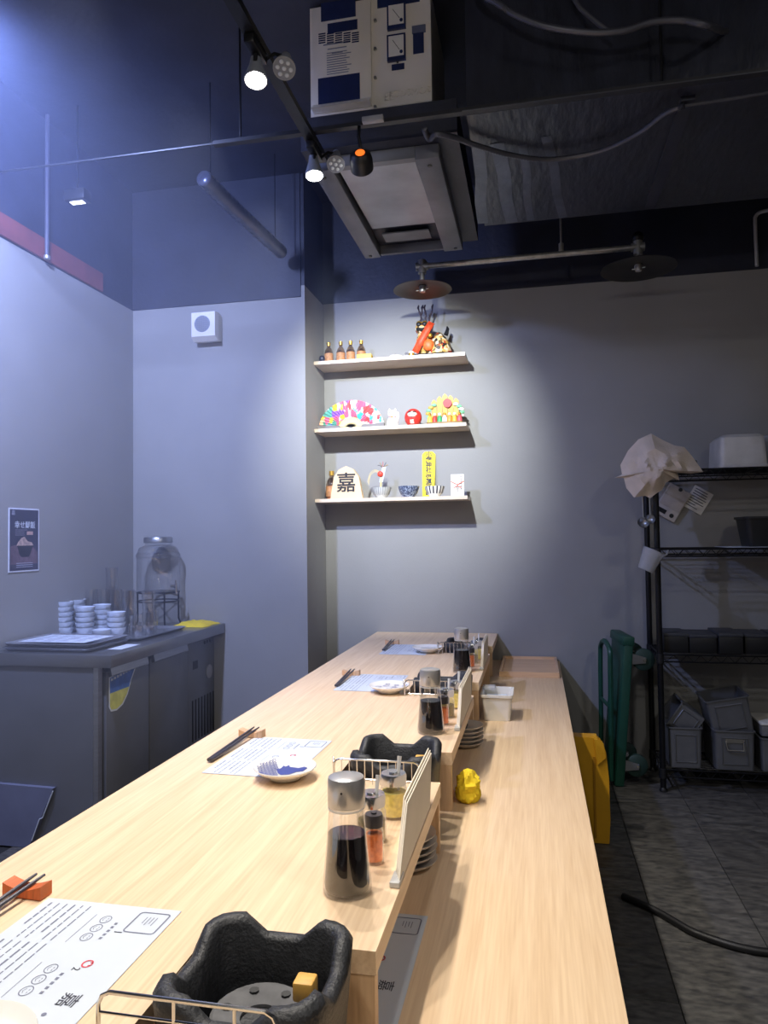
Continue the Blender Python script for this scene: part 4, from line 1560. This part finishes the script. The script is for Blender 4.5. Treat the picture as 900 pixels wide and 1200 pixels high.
o = MB().box(PY(852, 640, 3.6).x, 3.585, RZ[1] + .0058, KX1 - .03, 3.84, RZ[1] + .0075).build('white_sheet', paper_m, smooth=False)
tag(o, 'white sheet lining the second wire shelf under the black bucket', 'sheet')
for o_ in [x for x in bpy.data.objects if x.name.startswith('black_bucket')]:
    o_.location.z += .002
lab = ['first black lidded box by the post on the third wire shelf', 'low black box with pale edge on the third wire shelf', 'tall black box protruding on the third wire shelf', 'flat black box with grey lid on the third wire shelf', 'last black box on the third wire shelf']
xs = [(776, 806, .075), (805, 839, .07), (838, 868, .08), (869, 900, .075), (902, 932, .075)]
for k, (a, b, h) in enumerate(xs):
    t = thing('black_box', lab[k], 'box', (PY((a + b) / 2, 765, 3.65).x, 3.70, RZ[2] + .0058), 0, 'black boxes on the third shelf')
    hw = (PY(b, 765, 3.65).x - PY(a, 765, 3.65).x) / 2 - .004
    yy = -.095 - (.02 if k == 2 else 0)
    MB().bbox(-hw, yy, 0, hw, .10, h, .004).build('box_body', dark_m, t)
    MB().bbox(-hw - .002, yy - .003, h + .0002, hw + .002, .102, h + .016, .003).build('lid', M('charcoal_lid', (58, 60, 66), .5), t)

pan_m = M('pan_steel', (132, 134, 138), .35, .6, var=.1, scale=10)


def steel_pan(name, x0, x1, z0, h, y0, dep, label, rim=True, handle=False, grp='steel pans on the bottom shelf'):
    t = thing(name, label, 'pan', ((x0 + x1) / 2, y0 + dep / 2, z0), 0, grp)
    a, b = (x1 - x0) / 2, dep / 2
    loft([rr(a * .94, b * .94, 0, .012), rr(a * .99, b * .99, h - .006, .014), rr(a + .005, b + .005, h - .005, .016), rr(a + .005, b + .005, h, .016), rr(a - .003, b - .003, h, .013), rr(a * .92, b * .92, .004, .01)]).build('pan_body', pan_m, t, ang=35)
    m = MB()
    fw = a * .62
    yb = -b * .965 - .0012
    m.tube([(-fw, yb, h * .15), (fw, yb, h * .15), (fw, yb - .003, h * .82), (-fw, yb - .003, h * .82)], .0028, 6, True)
    m.build('pressed_frame', pan_m, t)
    if handle:
        m = MB()
        m.tube([(-fw * .7, yb - .004, h * .74), (-fw * .65, yb - .014, h * .52), (fw * .65, yb - .014, h * .52), (fw * .7, yb - .004, h * .74)], .004, 6)
        m.build('handle', chrome_m, t)
        MB().box(-fw * .75, yb - .006, h * .7, fw * .75, yb - .0005, h * .8).build('handle_bracket', chrome_m, t, smooth=False)
    return t


bz = RZ[3] + .006
ax0, ax1 = PY(784, 870, 3.60).x, PY(823, 870, 3.60).x
steel_pan('steel_pan', ax0, ax1, bz, .185, 3.595, .25, 'deep upright steel pan by the rack post on the bottom shelf')
bx0, bx1 = PY(837, 870, 3.60).x, PY(885, 870, 3.60).x
steel_pan('steel_pan', bx0, bx1, bz, .178, 3.595, .25, 'deep steel pan with drop handle on the bottom wire shelf', handle=True)
c0 = PY(892, 870, 3.60).x
steel_pan('steel_pan', c0, c0 + .20, bz, .15, 3.60, .25, 'low steel pan beyond the drop-handle pan on the bottom shelf')
# a pan seated askew in the drop-handle pan, another wedged corner-down in the pan by the post
t = steel_pan('steel_pan', -.094, .094, 0, .165, -.10, .20, 'steel pan tilted on top of the drop-handle pan')
t.location = ((bx0 + bx1) / 2 + .006, 3.72, bz + .160)
t.rotation_euler = (math.radians(2), math.radians(-11), 0)
t = steel_pan('steel_pan', -.064, .064, 0, .125, -.10, .20, 'shallow steel pan standing slanted in the pan by the rack post')
wd_ = (ax1 - ax0) - .010
dp_ = wd_ / 2.134
cx_, cz_ = ax0 + .005 + dp_ / .695, bz + .185 - dp_
t.location = (cx_ + .0602 * .574, 3.72, cz_ + .0602 * .819)
t.rotation_euler = (0, math.radians(-55), 0)
t = thing('lidded_container', 'grey container with white lid at the rack end of the bottom shelf', 'container', (c0 + .1, 3.72, bz + .152))
MB().bbox(-.09, -.1, 0, .09, .1, .05, .005).build('body', M('dull_grey', (120, 120, 122), .5), t)
MB().bbox(-.095, -.105, .0502, .095, .105, .062, .004).build('lid', white_m, t)

# kitchen scale and note pad hung on the wall behind the rack
p = PY(788, 589, D - .03)
t = thing('kitchen_scale', 'flat cream kitchen scale hung askew behind the wire rack', 'scale', (p.x, D - .0003, p.z))
sq = math.radians(-32)
MB().bbox(-.06, -.028, -.085, .06, 0, .085, .006).build('body', M('scale_cream', (196, 186, 172), .5), t)
MB().bbox(-.054, -.034, -.03, .054, -.0285, .08, .003).build('weighing_plate', M('scale_plate', (184, 172, 156), .45), t)
MB().box(-.045, -.0295, -.07, -.002, -.0283, -.048).build('display', dark_m, t, smooth=False)
MB().cyl((.03, -.0275, -.06), (.03, -.031, -.06), .011, 14).build('button', dark_m, t)
MB().cyl((-.0, -.033, .075), (0, -.037, .075), .01, 12).build('hook', dark_m, t)
t.rotation_euler = (0, -sq, 0)
p = PY(818, 586, D - .01)
t = thing('note_pad', 'white handwritten note pad hung askew beside the kitchen scale', 'notepad', (p.x, D - .0003, p.z))
MB().box(-.05, -.012, -.06, .05, 0, .06).build('pad', white_m, t, smooth=False)
m = MB()
random.seed(5)
for i in range(8):
    m.box(-.04, -.0126, .045 - .013 * i, -.04 + random.uniform(.04, .08), -.0121, .049 - .013 * i)
m.build('handwriting', inkd_m, t, smooth=False)
t.rotation_euler = (0, math.radians(32), 0)

# ladles hung at the rack corner
for k, (px, py, yy) in enumerate(((754, 612, 3.56), (762, 608, 3.545))):
    p = PY(px, py, yy)
    t = thing('ladle', ['steel ladle hanging below the linen cloth by the rear post', 'steel measuring spoon hanging below the linen cloth'][k], 'ladle', (p.x, p.y, p.z))
    r = .027 - .004 * k
    MB().lathe([(0, -r), (r * .6, -r * .8), (r * .95, -r * .3), (r, 0), (r * .96, 0), (r * .9, -r * .3), (r * .55, -r * .72), (0, -r * .9)], 18, ax=(0, -1, .5)).build('bowl', steel_m, t)
    MB().tube([(0, 0, r * .8), (0, .004, .07), (0, .006, .13), (.004, .002, .14)], .003, 6).build('handle', steel_m, t)
p = PY(762, 655, 3.55)
t = thing('clear_pitcher', 'clear plastic cup hanging on the rack post below the ladles', 'cup', (p.x - .03, 3.50, p.z - .05))
MB().lathe([(0, 0), (.035, 0), (.05, .10), (.048, .10), (.034, .003), (0, .003)], 24).build('cup', bag_m, t)
MB().tube([(.048, 0, .09), (.062, .03, .105), (.068, .076, .125)], .004, 6).build('hook', milky_m, t)
t.rotation_euler = (0, math.radians(24), 0)

# ------------------------------------------------------------------ hand truck
t = thing('hand_truck', 'green platform hand truck standing on end beside the wire rack', 'hand truck', (.366, 3.60, FZ + .002), 0)
MB().bbox(-.022, 0, 0, .022, .26, .70, .008).build('platform', green_m, t)
MB().bbox(-.03, -.004, .66, .026, .264, .705, .008).build('platform_lip', green_m, t)
m = MB()
pts = catmull([(-.035, .02, .02), (-.055, .02, .30), (-.075, .02, .56), (-.08, .03, .63), (-.085, .12, .66), (-.08, .22, .63), (-.075, .24, .56), (-.055, .24, .30), (-.035, .24, .02)], 6)
m.tube(pts, .012, 8)
m.build('handle_frame', green_m, t)
MB().tube([(-.06, .02, .36), (-.06, .24, .36)], .009, 8).build('cross_bar', green_m, t)
for (y, z) in ((.03, .60), (.23, .60), (.03, .10), (.23, .10)):
    f = MB().add(*(lambda q: (q.v, q.f))(MB().prism([(.022, z - .025), (.022, z + .025), (.085, z + .012), (.085, z - .014)], 'y', y - .024, y - .020))).build('caster_fork', steel_m, t, smooth=False)
    MB().prism([(.022, z - .025), (.022, z + .025), (.085, z + .012), (.085, z - .014)], 'y', y + .020, y + .024).build('caster_fork', steel_m, t, smooth=False)
    w_ = MB().lathe([(0, -.016), (.044, -.016), (.052, -.010), (.052, .010), (.044, .016), (0, .016)], 24, (.078, y, z), (0, 1, 0)).build('caster_wheel', rubber_m, t)
    MB().cyl((.078, y - .026, z), (.078, y + .026, z), .008, 10).build('axle', chrome_m, t)
t.rotation_euler = (0, math.radians(5), math.radians(7))

# yellow floor panel
t = thing('yellow_floor_panel', 'yellow plastic floor sign standing beside the counter edge', 'floor sign', (.19, 2.95, FZ + .002))
prof = [(-.12, 0), (.066, 0), (.072, .09), (.070, .25), (.062, .345), (.050, .385), (.03, .40), (-.12, .405)]
MB().prism(prof, 'y', -.012, .002).build('front_leaf', yellowp_m, t, smooth=False)
MB().prism([(x - .004, z * .99) for x, z in prof], 'y', .05, .062).build('rear_leaf', yellowp_m, t, smooth=False)
MB().prism([(.028, .30), (.060, .33), (.052, .383), (.03, .398), (.018, .398)], 'y', -.024, -.0125).build('hinge_flap', yellowp_m, t, smooth=False)
MB().box(.012, -.016, .02, .02, -.0125, .33).build('groove', M('dark_yellow', (176, 124, 24), .5), t, smooth=False)
MB().box(-.12, .0025, .39, .03, .0495, .402).build('top_bridge', yellowp_m, t, smooth=False)

# floor hose
pts = [PZ(x, y, FZ + .012) for x, y in ((730, 1050), (770, 1068), (806, 1089), (822, 1096), (842, 1103), (862, 1109), (885, 1114), (905, 1117), (940, 1126))]
o = MB().tube(catmull(pts, 5), .011, 10).build('floor_hose', M('black_hose', (20, 20, 22), .5))
tag(o, 'black hose lying across the slate tiles', 'hose')

# ------------------------------------------------------------------ ceiling fittings
# foil wrapped duct
t = thing('ceiling_duct', 'broad black foil-wrapped ceiling duct', 'duct', (0, 0, 0))
MB().box(-.19, 2.312, 2.6, RX - .01, 3.17, CZ - .002).build('duct_body', foil_m, t, smooth=False)
strap_m = M('foil_tape', (80, 84, 98), .3, .3, var=.25, scale=8, bump=.4, bscale=14)
for (p0, p1, wd) in (((560, 172), (566, 262), .045), ((582, 168), (600, 262), .05), ((612, 170), (622, 258), .03), ((640, 160), (660, 255), .035)):
    a, b = PZ(p0[0], p0[1], 2.598), PZ(p1[0], p1[1], 2.598)
    a.y, b.y = max(a.y, 2.33), min(b.y, 3.16)
    MB().strip([a, a.lerp(b, .33) + Vector((.006, 0, -.002)), a.lerp(b, .66) + Vector((-.005, 0, -.001)), b], wd, (0, 0, 1)).build('tape_strap', strap_m, t)
a, b = PZ(797, 130, 2.598), PZ(766, 248, 2.598)
MB().box(min(a.x, b.x) - .012, 2.36, 2.585, min(a.x, b.x) + .03, 3.12, 2.5995).build('seam_channel', black_m, t, smooth=False)
# rail across the room below the duct
t = thing('ceiling_rail', 'thin black cross rail below the duct and white unit', 'rail', (0, 0, 0))
MB().box(-1.05, 2.262, 2.585, RX - .02, 2.285, 2.598).build('channel', M('rail_dark', (30, 31, 38), .5), t, smooth=False)
MB().box(-.2, 2.2598, 2.585, RX - .02, 2.2618, 2.588).build('bright_edge', M('dull_edge', (84, 86, 94), .4, .5), t, smooth=False)
MB().tube([(-1.05, 2.27, 2.592), (-2.1, 2.27, 2.592)], .004, 6).build('cable_run', blackmetal_m, t)
for x in (-.95, .4, 1.6):
    MB().tube([(x, 2.265, 2.598), (x, 2.265, CZ - .001)], .004, 6).build('hanger_rod', blackmetal_m, t)


# flexible conduits
def conduit(pts, r, label):
    P = catmull(pts, 26)
    rs = [r * (1.0 if i % 2 else .8) for i in range(len(P))]
    o = MB().tube(P, rs, 8).build('flexible_conduit', M('conduit_grey', (84, 86, 98), .4, .4), ang=80)
    tag(o, label, 'conduit', 'flexible conduits below the ceiling')


Q = 2.575
conduit([PZ(497, 150, Q), PZ(503, 163, Q), PZ(512, 157, Q - .01)] + [PZ(x, y, Q) for x, y in ((535, 162), (560, 171), (600, 182), (645, 187), (700, 178), (745, 158), (780, 133), (802, 124))], .0105, 'black flexible conduit sagging in a long curve under the duct')
Q2 = 2.19
conduit([PY(x, y, Q2) for x, y in ((535, -100), (545, -45), (560, -12), (585, 5), (605, 18), (640, 31), (690, 38), (730, 36), (765, 26), (800, 24), (828, 30))] + [PY(850, 37, 2.313)], .011, 'grey flexible conduit hanging across the duct face')
o = MB().tube([PY(x, y, 2.21) for x, y in ((655, -96), (668, -8), (680, 10), (700, 27), (712, 36))], .007, 8).build('ceiling_cable', M('cable_grey', (70, 72, 84), .5))
tag(o, 'short grey cable joining the conduit on the duct face', 'cable')
o = MB().tube([PZ(802, 124, 2.580), PZ(850, 117, 2.580), PZ(905, 108, 2.580)], .005, 8).build('ceiling_cable', M('cable_grey', (70, 72, 84), .5))
tag(o, 'thin cable running on from the sagging conduit under the duct', 'cable')

# silver hatch
t = thing('ceiling_hatch', 'silver framed ceiling hatch with a sagging inner plate', 'hatch', (0, 0, 0))
MB().box(-.78, 2.40, 2.60, -.23, 3.32, 2.7168).build('hatch_box', black_m, t, smooth=False)
silver_m = M('dull_silver', (104, 106, 114), .5, .4, var=.2, scale=7)
X0, X1, Y0, Y1 = -.755, -.298, 2.45, 3.285
for (a, b) in ((X0, X0 + .075), (X1 - .085, X1)):
    MB().bbox(a, Y0, 2.548, b, Y1, 2.598, .003).build('side_rail', silver_m, t)
for (a, b) in ((Y0, Y0 + .03), (Y1 - .02, Y1)):
    MB().box(X0 + .0755, a, 2.556, X1 - .0855, b, 2.597).build('end_rail', silver_m, t, smooth=False)
m = MB()
pa = [(X0 + .09, Y0 + .035, 2.562), (X1 - .09, Y0 + .035, 2.562), (X1 - .09, Y1 - .25, 2.578), (X0 + .09, Y1 - .25, 2.578)]
m.add(pa + [(a, b, c + .012) for a, b, c in pa], [(0, 1, 2, 3), (7, 6, 5, 4), (0, 4, 5, 1), (1, 5, 6, 2), (2, 6, 7, 3), (3, 7, 4, 0)])
m.build('inner_plate', M('stained_plate', (136, 140, 150), .4, .35, var=.3, scale=4), t, smooth=False)
MB().box(X0 + .12, Y1 - .19, 2.575, X1 - .13, Y1 - .1, 2.58).build('inner_flap', M('stained_plate2', (110, 112, 118), .5), t, smooth=False)
for (x, y) in ((X0 + .03, Y1 - .03), (X1 - .03, Y1 - .03), (X1 - .04, Y0 + .05), (X0 + .03, Y0 + .05)):
    MB().cyl((x, y, 2.5478), (x, y, 2.5445), .008, 8).build('screw', dark_m, t)

# white electric unit
BX0, BX1, BY, BZ0 = -.758, -.32, 2.45, 2.722
t = thing('exhaust_control_unit', 'cream enamel exhaust unit with two dials hanging from the ceiling', 'control unit', (0, 0, 0))
MB().box(BX0, BY, BZ0, BX1, BY + .4, CZ - .002).build('casing', cream_m, t, smooth=False)
MB().prism([(BY - .03, BZ0 - .005), (BY - .028, BZ0 + .002), (BY + .0, BZ0 + .03), (BY + .0, BZ0 - .005)], 'x', BX0 + .005, BX1).build('bottom_flange', cream_m, t, smooth=False)


def U(px, py):
    p = PY(px, py, BY)
    return p.x, p.z


dxm = U(437, 60)[0]
lp = MB().bbox(BX0 + .012, BY - .012, BZ0 + .034, dxm - .004, BY - .0005, CZ - .01, .003).build('filter_door', cream_m, t)
MB().prism([(BY - .045, BZ0 + .032), (BY - .012, BZ0 + .062), (BY - .012, BZ0 + .034)], 'x', BX0 + .014, dxm - .006).build('door_flange', cream_m, lp, smooth=False)


def plate(px0, py0, px1, py1, mat, name, par, off=.0125, th=.0015):
    x0, z1 = U(px0, py0)
    x1, z0 = U(px1, py1)
    zc = (z0 + z1) / 2
    return MB().box(x0, BY - off - th, z0, x1, BY - off, z1).build(name, mat, par, smooth=False)


plate(377, -12, 418, 22, navy_m, 'upper_window', lp)
plate(385, 31, 420, 37, navy_m, 'slot_window', lp)
plate(374, 95, 423, 120, navy_m, 'lower_window', lp)
for c in range(5):
    for r in range(5):
        x0, z1 = U(374.5 + c * 9.7, 42.5 + r * 2.6 - c * .3)
        MB().box(x0, BY - .0135, z1 - .0042, x0 + .026, BY - .0125, z1).build('louvre_slot', navy_m, lp, smooth=False)
m = MB()
random.seed(8)
for i in range(3):
    x0, z0 = U(380 + 5 * i, 55 + i * 5)
    m.box(x0, BY - .0131, z0 - .005 + .001 * i, x0 + .10 - .03 * i, BY - .0126, z0)
x0, z0 = U(384, 65)
for i in range(10):
    m.box(x0, BY - .0131, z0 - .0085 * i - .003, x0 + random.uniform(.07, .09), BY - .0126, z0 - .0085 * i)
m.build('instruction_print', ink_m, lp, smooth=False)
plate(442, -14, 492, 2, navy_m, 'upper_window', t, .0005, .002)
for (a, b, c, d) in ((454, 8, 476, 34), (454, 44, 476, 71)):
    g = plate(a, b, c, d, navy_m, 'dial', t, .0005, .012)
    x0, z1 = U(a + 2, b + 2)
    x1, z0 = U(c - 2, d - 4)
    MB().box(x0, BY - .0140, z0, x1, BY - .0126, z1).build('dial_face', white_m, g, smooth=False)
    MB().strip([((x0 + x1) / 2 - .012, BY - .0143, z1 - .015), ((x0 + x1) / 2 + .012, BY - .0143, z0 + .02)], .002, (0, 1, 0)).build('needle', dark_m, g, smooth=False)
    MB().cyl(((x0 + x1) / 2 + .018, BY - .0126, z0 + .012), ((x0 + x1) / 2 + .018, BY - .0165, z0 + .012), .006, 10).build('dial_knob', navy_m, g)
plate(484, 37, 497, 62, navy_m, 'switch_window', t, .0005, .003)
plate(483, 32, 499, 38, M('switch_tab', (92, 98, 120), .5), 'switch_tab', t, .0005, .006)
plate(459, 76, 474, 81, navy_m, 'badge', t, .0005, .001)
x0, z0 = U(466, 73)
MB().cyl((x0, BY, z0), (x0, BY - .004, z0), .004, 10).build('indicator_light', dark_m, t)
for py in (25, 58, 92, 126):
    x0, z0 = U(440, py)
    MB().cyl((x0, BY, z0), (x0, BY - .008, z0), .0055, 10).build('bolt', steel_m, t)
x0, z0 = U(482, 108)
text('embossed_name', 'COSMOS', .034, cream_m, t, frame((x0, BY - .001, z0), (1, 0, 0), (0, 0, 1)), .0022)
x0, z0 = U(456, 113)
m = MB()
for sx in (-.014, .004):
    for q in range(3):
        m.box(x0 + sx, BY - .0025, z0 - .014 + .012 * q, x0 + sx + .013, BY, z0 - .009 + .012 * q)
    m.box(x0 + sx, BY - .0025, z0 - .014, x0 + sx + .003, BY, z0 + .015)
m.build('embossed_emblem', cream_m, t, smooth=False)


# track and spotlights
TX, TZ = -.70, 2.57
t = thing('lighting_track', 'black lighting track along the counter', 'lighting track', (0, 0, 0))
MB().box(TX - .017, -1.0, TZ - .02, TX + .017, 2.40, TZ).build('track_bar', blackmetal_m, t, smooth=False)
for y in (-.6, .5, 1.6):
    MB().tube([(TX, y, TZ), (TX, y, CZ - .001)], .005, 8).build('hanger_rod', blackmetal_m, t)


def led_head(t, name, c, d, lit, r=.031):
    """PAR lamp: face at c looking along d"""
    c, d = Vector(c), Vector(d).normalized()
    b = MB().lathe([(0, .075), (.014, .075), (.018, .05), (r, .006), (r, 0), (r - .003, 0)], 24, c, -d)
    # lathe profile runs backwards from the face
    o = b.build(name, M('lamp_white_shell', (120, 124, 134), .4), t, ang=50)
    MB().lathe([(0, .0005), (r - .003, .0005)], 24, c, -d).build('lamp_face', led_on_m if lit else M('lamp_face_off', (110, 116, 130), .35), o, smooth=False)
    q = Vector((0, 0, 1)).rotation_difference(d)
    for k in range(7):
        rr_ = 0 if k == 6 else r * .58
        p = c + q @ Vector((rr_ * math.cos(k * PI / 3), rr_ * math.sin(k * PI / 3), .001))
        MB().lathe([(r * .2, 0), (r * .14, .003), (0, .004)], 10, p, d).build('led_lens', led_on_m if lit else led_off_m, o)
    return o


def track_light(y, label, aim_lit, lit=True, group='track lamps along the counter', pair=True):
    t = thing('track_lamp', label, 'lamp', (0, 0, 0), 0, group)
    MB().bbox(TX - .014, y - .05, TZ - .045, TX + .014, y + .05, TZ - .021, .003).build('adapter', blackmetal_m, t)
    c = Vector((TX, y, 2.452))
    d = (Vector(aim_lit) - c).normalized()
    MB().tube([(TX, y, TZ - .045), (TX, y - .004, 2.50), c - d * .06], .006, 8).build('arm', blackmetal_m, t)
    led_head(t, 'lit_lamp', c, d, lit)
    if pair:
        c2 = Vector((TX + .058, y + .06, 2.515))
        MB().tube([(TX + .014, y + .04, TZ - .035), (TX + .03, y + .06, TZ - .01), c2 + Vector((.0, .03, .05))], .005, 8).build('arm', blackmetal_m, t)
        led_head(t, 'unlit_lamp', c2, (.12, -.55, -.8), False)
    if lit:
        spot('lamp_light', c + d * .012, aim_lit, P_COUNTER, 118, .75, parent=t)
    return t


track_light(1.775, 'lit track lamp over the counter before the white exhaust unit', (-.55, 1.35, .72))
track_light(2.296, 'lit track lamp beside the silver ceiling hatch', (-.52, 2.0, .72))
for y in (1.2, .62):
    track_light(y, 'lit track lamp over the near end of the counter', (-.50, y - .05, .72), pair=False)

# black spotlight aimed at the shelves
t = thing('shelf_spotlight', 'black spotlight with amber-glowing back aimed at the display shelves', 'lamp', (0, 0, 0))
c = PY(423, 187, 2.27)
aim = Vector((-.735, D, 1.75))
d = (aim - c).normalized()
MB().lathe([(0, -.025), (.022, -.025), (.034, -.015), (.038, .0), (.038, .035), (.033, .035), (.030, .028), (0, .028)], 24, c, d).build('housing', dark_m, t)
MB().lathe([(.016, -.0262), (.012, -.0275), (0, -.0275)], 16, c, d).build('amber_back', amberglow_m, t)
MB().lathe([(0, .031), (.027, .031)], 20, c, d).build('lamp_face', led_on_m, t, smooth=False)
MB().tube([c + Vector((0, 0, .035)), c + Vector((-.005, -.01, .07)), (c.x - .005, 2.27, 2.586)], .006, 8).build('arm', blackmetal_m, t)
spot('lamp_light', c + d * .06, aim, P_WALL, 60, .9, (.92, .97, 1.0), .02, parent=t)

# junction pieces on the rail
for (px, wd) in ((425, .03), (437, .06)):
    pass
p = PY(437, 160, 2.245)
o = MB().bbox(-.035, -.01, -.009, .035, .01, .009, .002).build('rail_connector', M('rail_conn', (150, 152, 158), .4), None, (p.x, 2.249, 2.590))
tag(o, 'small pale connector on the cross rail below the white unit', 'connector')

# pendant lamps on a pipe
PYY = 3.50
t = thing('pipe_pendant', 'galvanised pipe lamp with two black dish shades', 'pendant lamp', (0, 0, 0))
pa, pb = PY(498, 312, PYY), PY(712, 293, PYY)
zb = pa.z
x1, x2 = -.519, .494
MB().tube([(x1, PYY, zb), (x2, PYY, zb)], .0135, 12).build('pipe', galv_m, t)
for x in (x1, x2):
    m = MB()
    m.cyl((x, PYY, zb - .035), (x, PYY, zb + .03), .021, 14)
    m.cyl((x - .03, PYY, zb), (x + .03, PYY, zb), .02, 14)
    m.build('pipe_tee', galv_m, t)
for (x, r, z) in ((x1, .142, 2.455), (x2, .168, 2.470)):
    s_ = MB().lathe([(.02, .026), (.03, .024), (.05, .018), (r * .8, .010), (r, 0), (r + .002, -.003), (r - .002, -.003), (r * .8, .006), (.05, .013), (.02, .018)], 40, (x, PYY, z)).build('dish_shade', M('black_shade', (24, 24, 27), .45), t, ang=60)
    MB().cyl((x, PYY, z + .022), (x, PYY, zb - .03), .012, 10).build('stem', galv_m, t)
    MB().lathe([(0, .018), (.016, .018), (.018, .008), (.014, -.012), (0, -.012)], 16, (x, PYY, z)).build('socket', galv_m, s_)
    MB().tube([(x - .03, PYY - .005, z - .004), (x + .03, PYY + .005, z + .006)], .003, 6).build('bulb_clip', chrome_m, s_)
hx = PY(657, 262, PYY).x
MB().tube([(hx, PYY, zb + .012), (hx, PYY, CZ - .001)], .005, 8).build('hanger_rod', galv_m, t)
MB().cyl((hx, PYY, zb + .012), (hx, PYY, zb + .05), .012, 10).build('hanger_nut', galv_m, t)
MB().ball((x2, PYY, zb + .045), .028, 12, 8).build('junction_ball', blackmetal_m, t)

# white pipe elbow on the back wall
pp = [PY(887, 312, D - .009), PY(885, 262, D - .009), PY(886, 253, D - .009), PY(893, 248, D - .02), PY(912, 245, D - .03)]
o = MB().tube(catmull(pp, 4), .009, 8).build('wall_pipe', M('pale_pipe', (176, 176, 180), .45))
tag(o, 'pale elbow pipe above the grey wall top', 'pipe')

# left ceiling: hanging rod, flexible dark duct, unlit strip lamp
pr = PX(55, 300, LX + .03)
t = thing('ceiling_hanger', 'thin grey hanging rod by the red trim', 'rod', (0, 0, 0))
MB().tube([(pr.x, pr.y, 2.50), (pr.x, pr.y, CZ - .001)], .009, 8).build('rod', M('rod_grey', (70, 70, 84), .5), t)
MB().cyl((pr.x, pr.y, 2.495), (pr.x, pr.y, 2.51), .014, 10).build('nut', galv_m, t)
pts = [PZ(238, 208, 2.72), PZ(270, 240, 2.70), PZ(300, 268, 2.69), PZ(330, 296, 2.68)]
P = catmull(pts, 12)
t = thing('flexible_duct', 'dark ribbed foil duct below the ceiling over the fridge', 'duct', (0, 0, 0))
MB().tube(P, [.035 * (1 if i % 2 else .88) for i in range(len(P))], 12).build('ribbed_hose', M('foil_duct', (64, 68, 86), .3, .4, var=.3), t, ang=80)
for q in (P[4], P[-5]):
    MB().tube([q + Vector((0, 0, .03)), (q.x, q.y, CZ - .001)], .003, 6).build('hanger_wire', blackmetal_m, t)
# unlit spotlight over the fridge, the glint on its strip done as emission
t = thing('strip_lamp', 'small unlit ceiling lamp with a painted glint over the fridge', 'lamp', (0, 0, 0))
p = PZ(91, 237, 2.72)
MB().bbox(p.x - .05, p.y - .03, p.z, p.x + .05, p.y + .03, p.z + .05, .006).build('housing', dark_m, t)
MB().box(p.x - .03, p.y - .012, p.z - .004, p.x + .03, p.y + .012, p.z - .0005).build('glint_strip', M('painted_glint', (230, 236, 255), .5, emit=(230, 236, 255), strength=4), t, smooth=False)
MB().tube([(p.x, p.y, p.z + .05), (p.x, p.y, CZ - .001)], .005, 6).build('hanger_rod', blackmetal_m, t)


t = thing('glare_lamp', 'unseen bluish lamp added for the glare glow by the poster wall', 'lamp', (0, 0, 0))  # added out of view, tinted blue to imitate the lens glare
c = Vector((-1.50, 1.62, 2.76))
aim = Vector((-2.1, 2.75, 1.75))
d = (aim - c).normalized()
MB().lathe([(0, .07), (.03, .07), (.06, .045), (.075, .0), (.068, 0)], 28, c, -d).build('housing', dark_m, t)
MB().lathe([(0, .001), (.068, .001)], 28, c, -d).build('lamp_face', M('cool_led', (220, 228, 255), .5, emit=(170, 190, 255), strength=8), t, smooth=False)
MB().tube([c - d * .068, c - d * .08 + Vector((0, 0, .05)), (c.x, c.y - .04, CZ - .001)], .007, 8).build('arm', blackmetal_m, t)
spot('lamp_light', c + d * .02, aim, P_COOL, 168, 1.0, (.38, .48, 1.0), .05, parent=t)

t = thing('fill_globe', 'unseen clear glass globe lamp added to brighten the exhaust unit', 'pendant lamp', (0, 0, 0))  # added out of view to throw light on the exhaust unit
c = Vector((-.25, .15, 2.42))
MB().ball(c, .07, 24, 16).build('globe', glass_m, t)
MB().ball(c, .008, 12, 8).build('filament', M('warm_filament', (255, 240, 220), .5, emit=(255, 236, 210), strength=20), t)
MB().lathe([(.03, .062), (.03, .10), (0, .11)], 16, c).build('socket', dark_m, t)
MB().tube([c + Vector((0, 0, .10)), (c.x, c.y, CZ - .001)], .004, 8).build('cord', blackmetal_m, t)
l = bpy.data.lights.new('lamp_light', 'POINT')
l.energy = P_NEAR
l.color = (1, .95, .88)
l.shadow_soft_size = .04
o = bpy.data.objects.new('lamp_light', l)
COL.objects.link(o)
o.parent = t
o.location = c

# unseen fill lamp, added to lift the floor and room from the right
t = thing('room_fill_lamp', 'unseen round ceiling lamp added as fill light for the room', 'lamp', (1.5, .1, CZ - .001))
MB().lathe([(0, 0), (.16, 0), (.16, -.05), (.14, -.06)], 28).build('base', white_m, t)
MB().lathe([(.14, -.06), (.1, -.075), (0, -.08)], 28).build('diffuser', M('diffuser', (240, 240, 236), .5, emit=(255, 250, 240), strength=2), t)
l = bpy.data.lights.new('room_fill', 'AREA')
l.shape = 'DISK'
l.size = .3
l.energy = P_ROOM
l.color = (1, .97, .94)
o = bpy.data.objects.new('room_fill', l)
COL.objects.link(o)
o.parent = t
o.location = (0, 0, -.09)


# ------------------------------------------------------------------ added haze volume standing in for blue lens glare
hz = bpy.data.materials.new('glare_haze')
hz.use_nodes = True
nt = hz.node_tree
nt.nodes.remove(nt.nodes['Principled BSDF'])
vs_ = nt.nodes.new('ShaderNodeVolumeScatter')
vs_.inputs['Density'].default_value = HAZE
vs_.inputs['Anisotropy'].default_value = 0.2
vs_.inputs['Color'].default_value = (.55, .65, 1, 1)
nt.links.new(vs_.outputs[0], nt.nodes['Material Output'].inputs['Volume'])
o = MB().box(LX + .001, FY + .001, Z1 + .2, -.80, PF - .006, CZ - .001).build('haze', hz, smooth=False)
tag(o, 'thin bluish haze added in place of lens glare', 'haze', None, 'stuff')
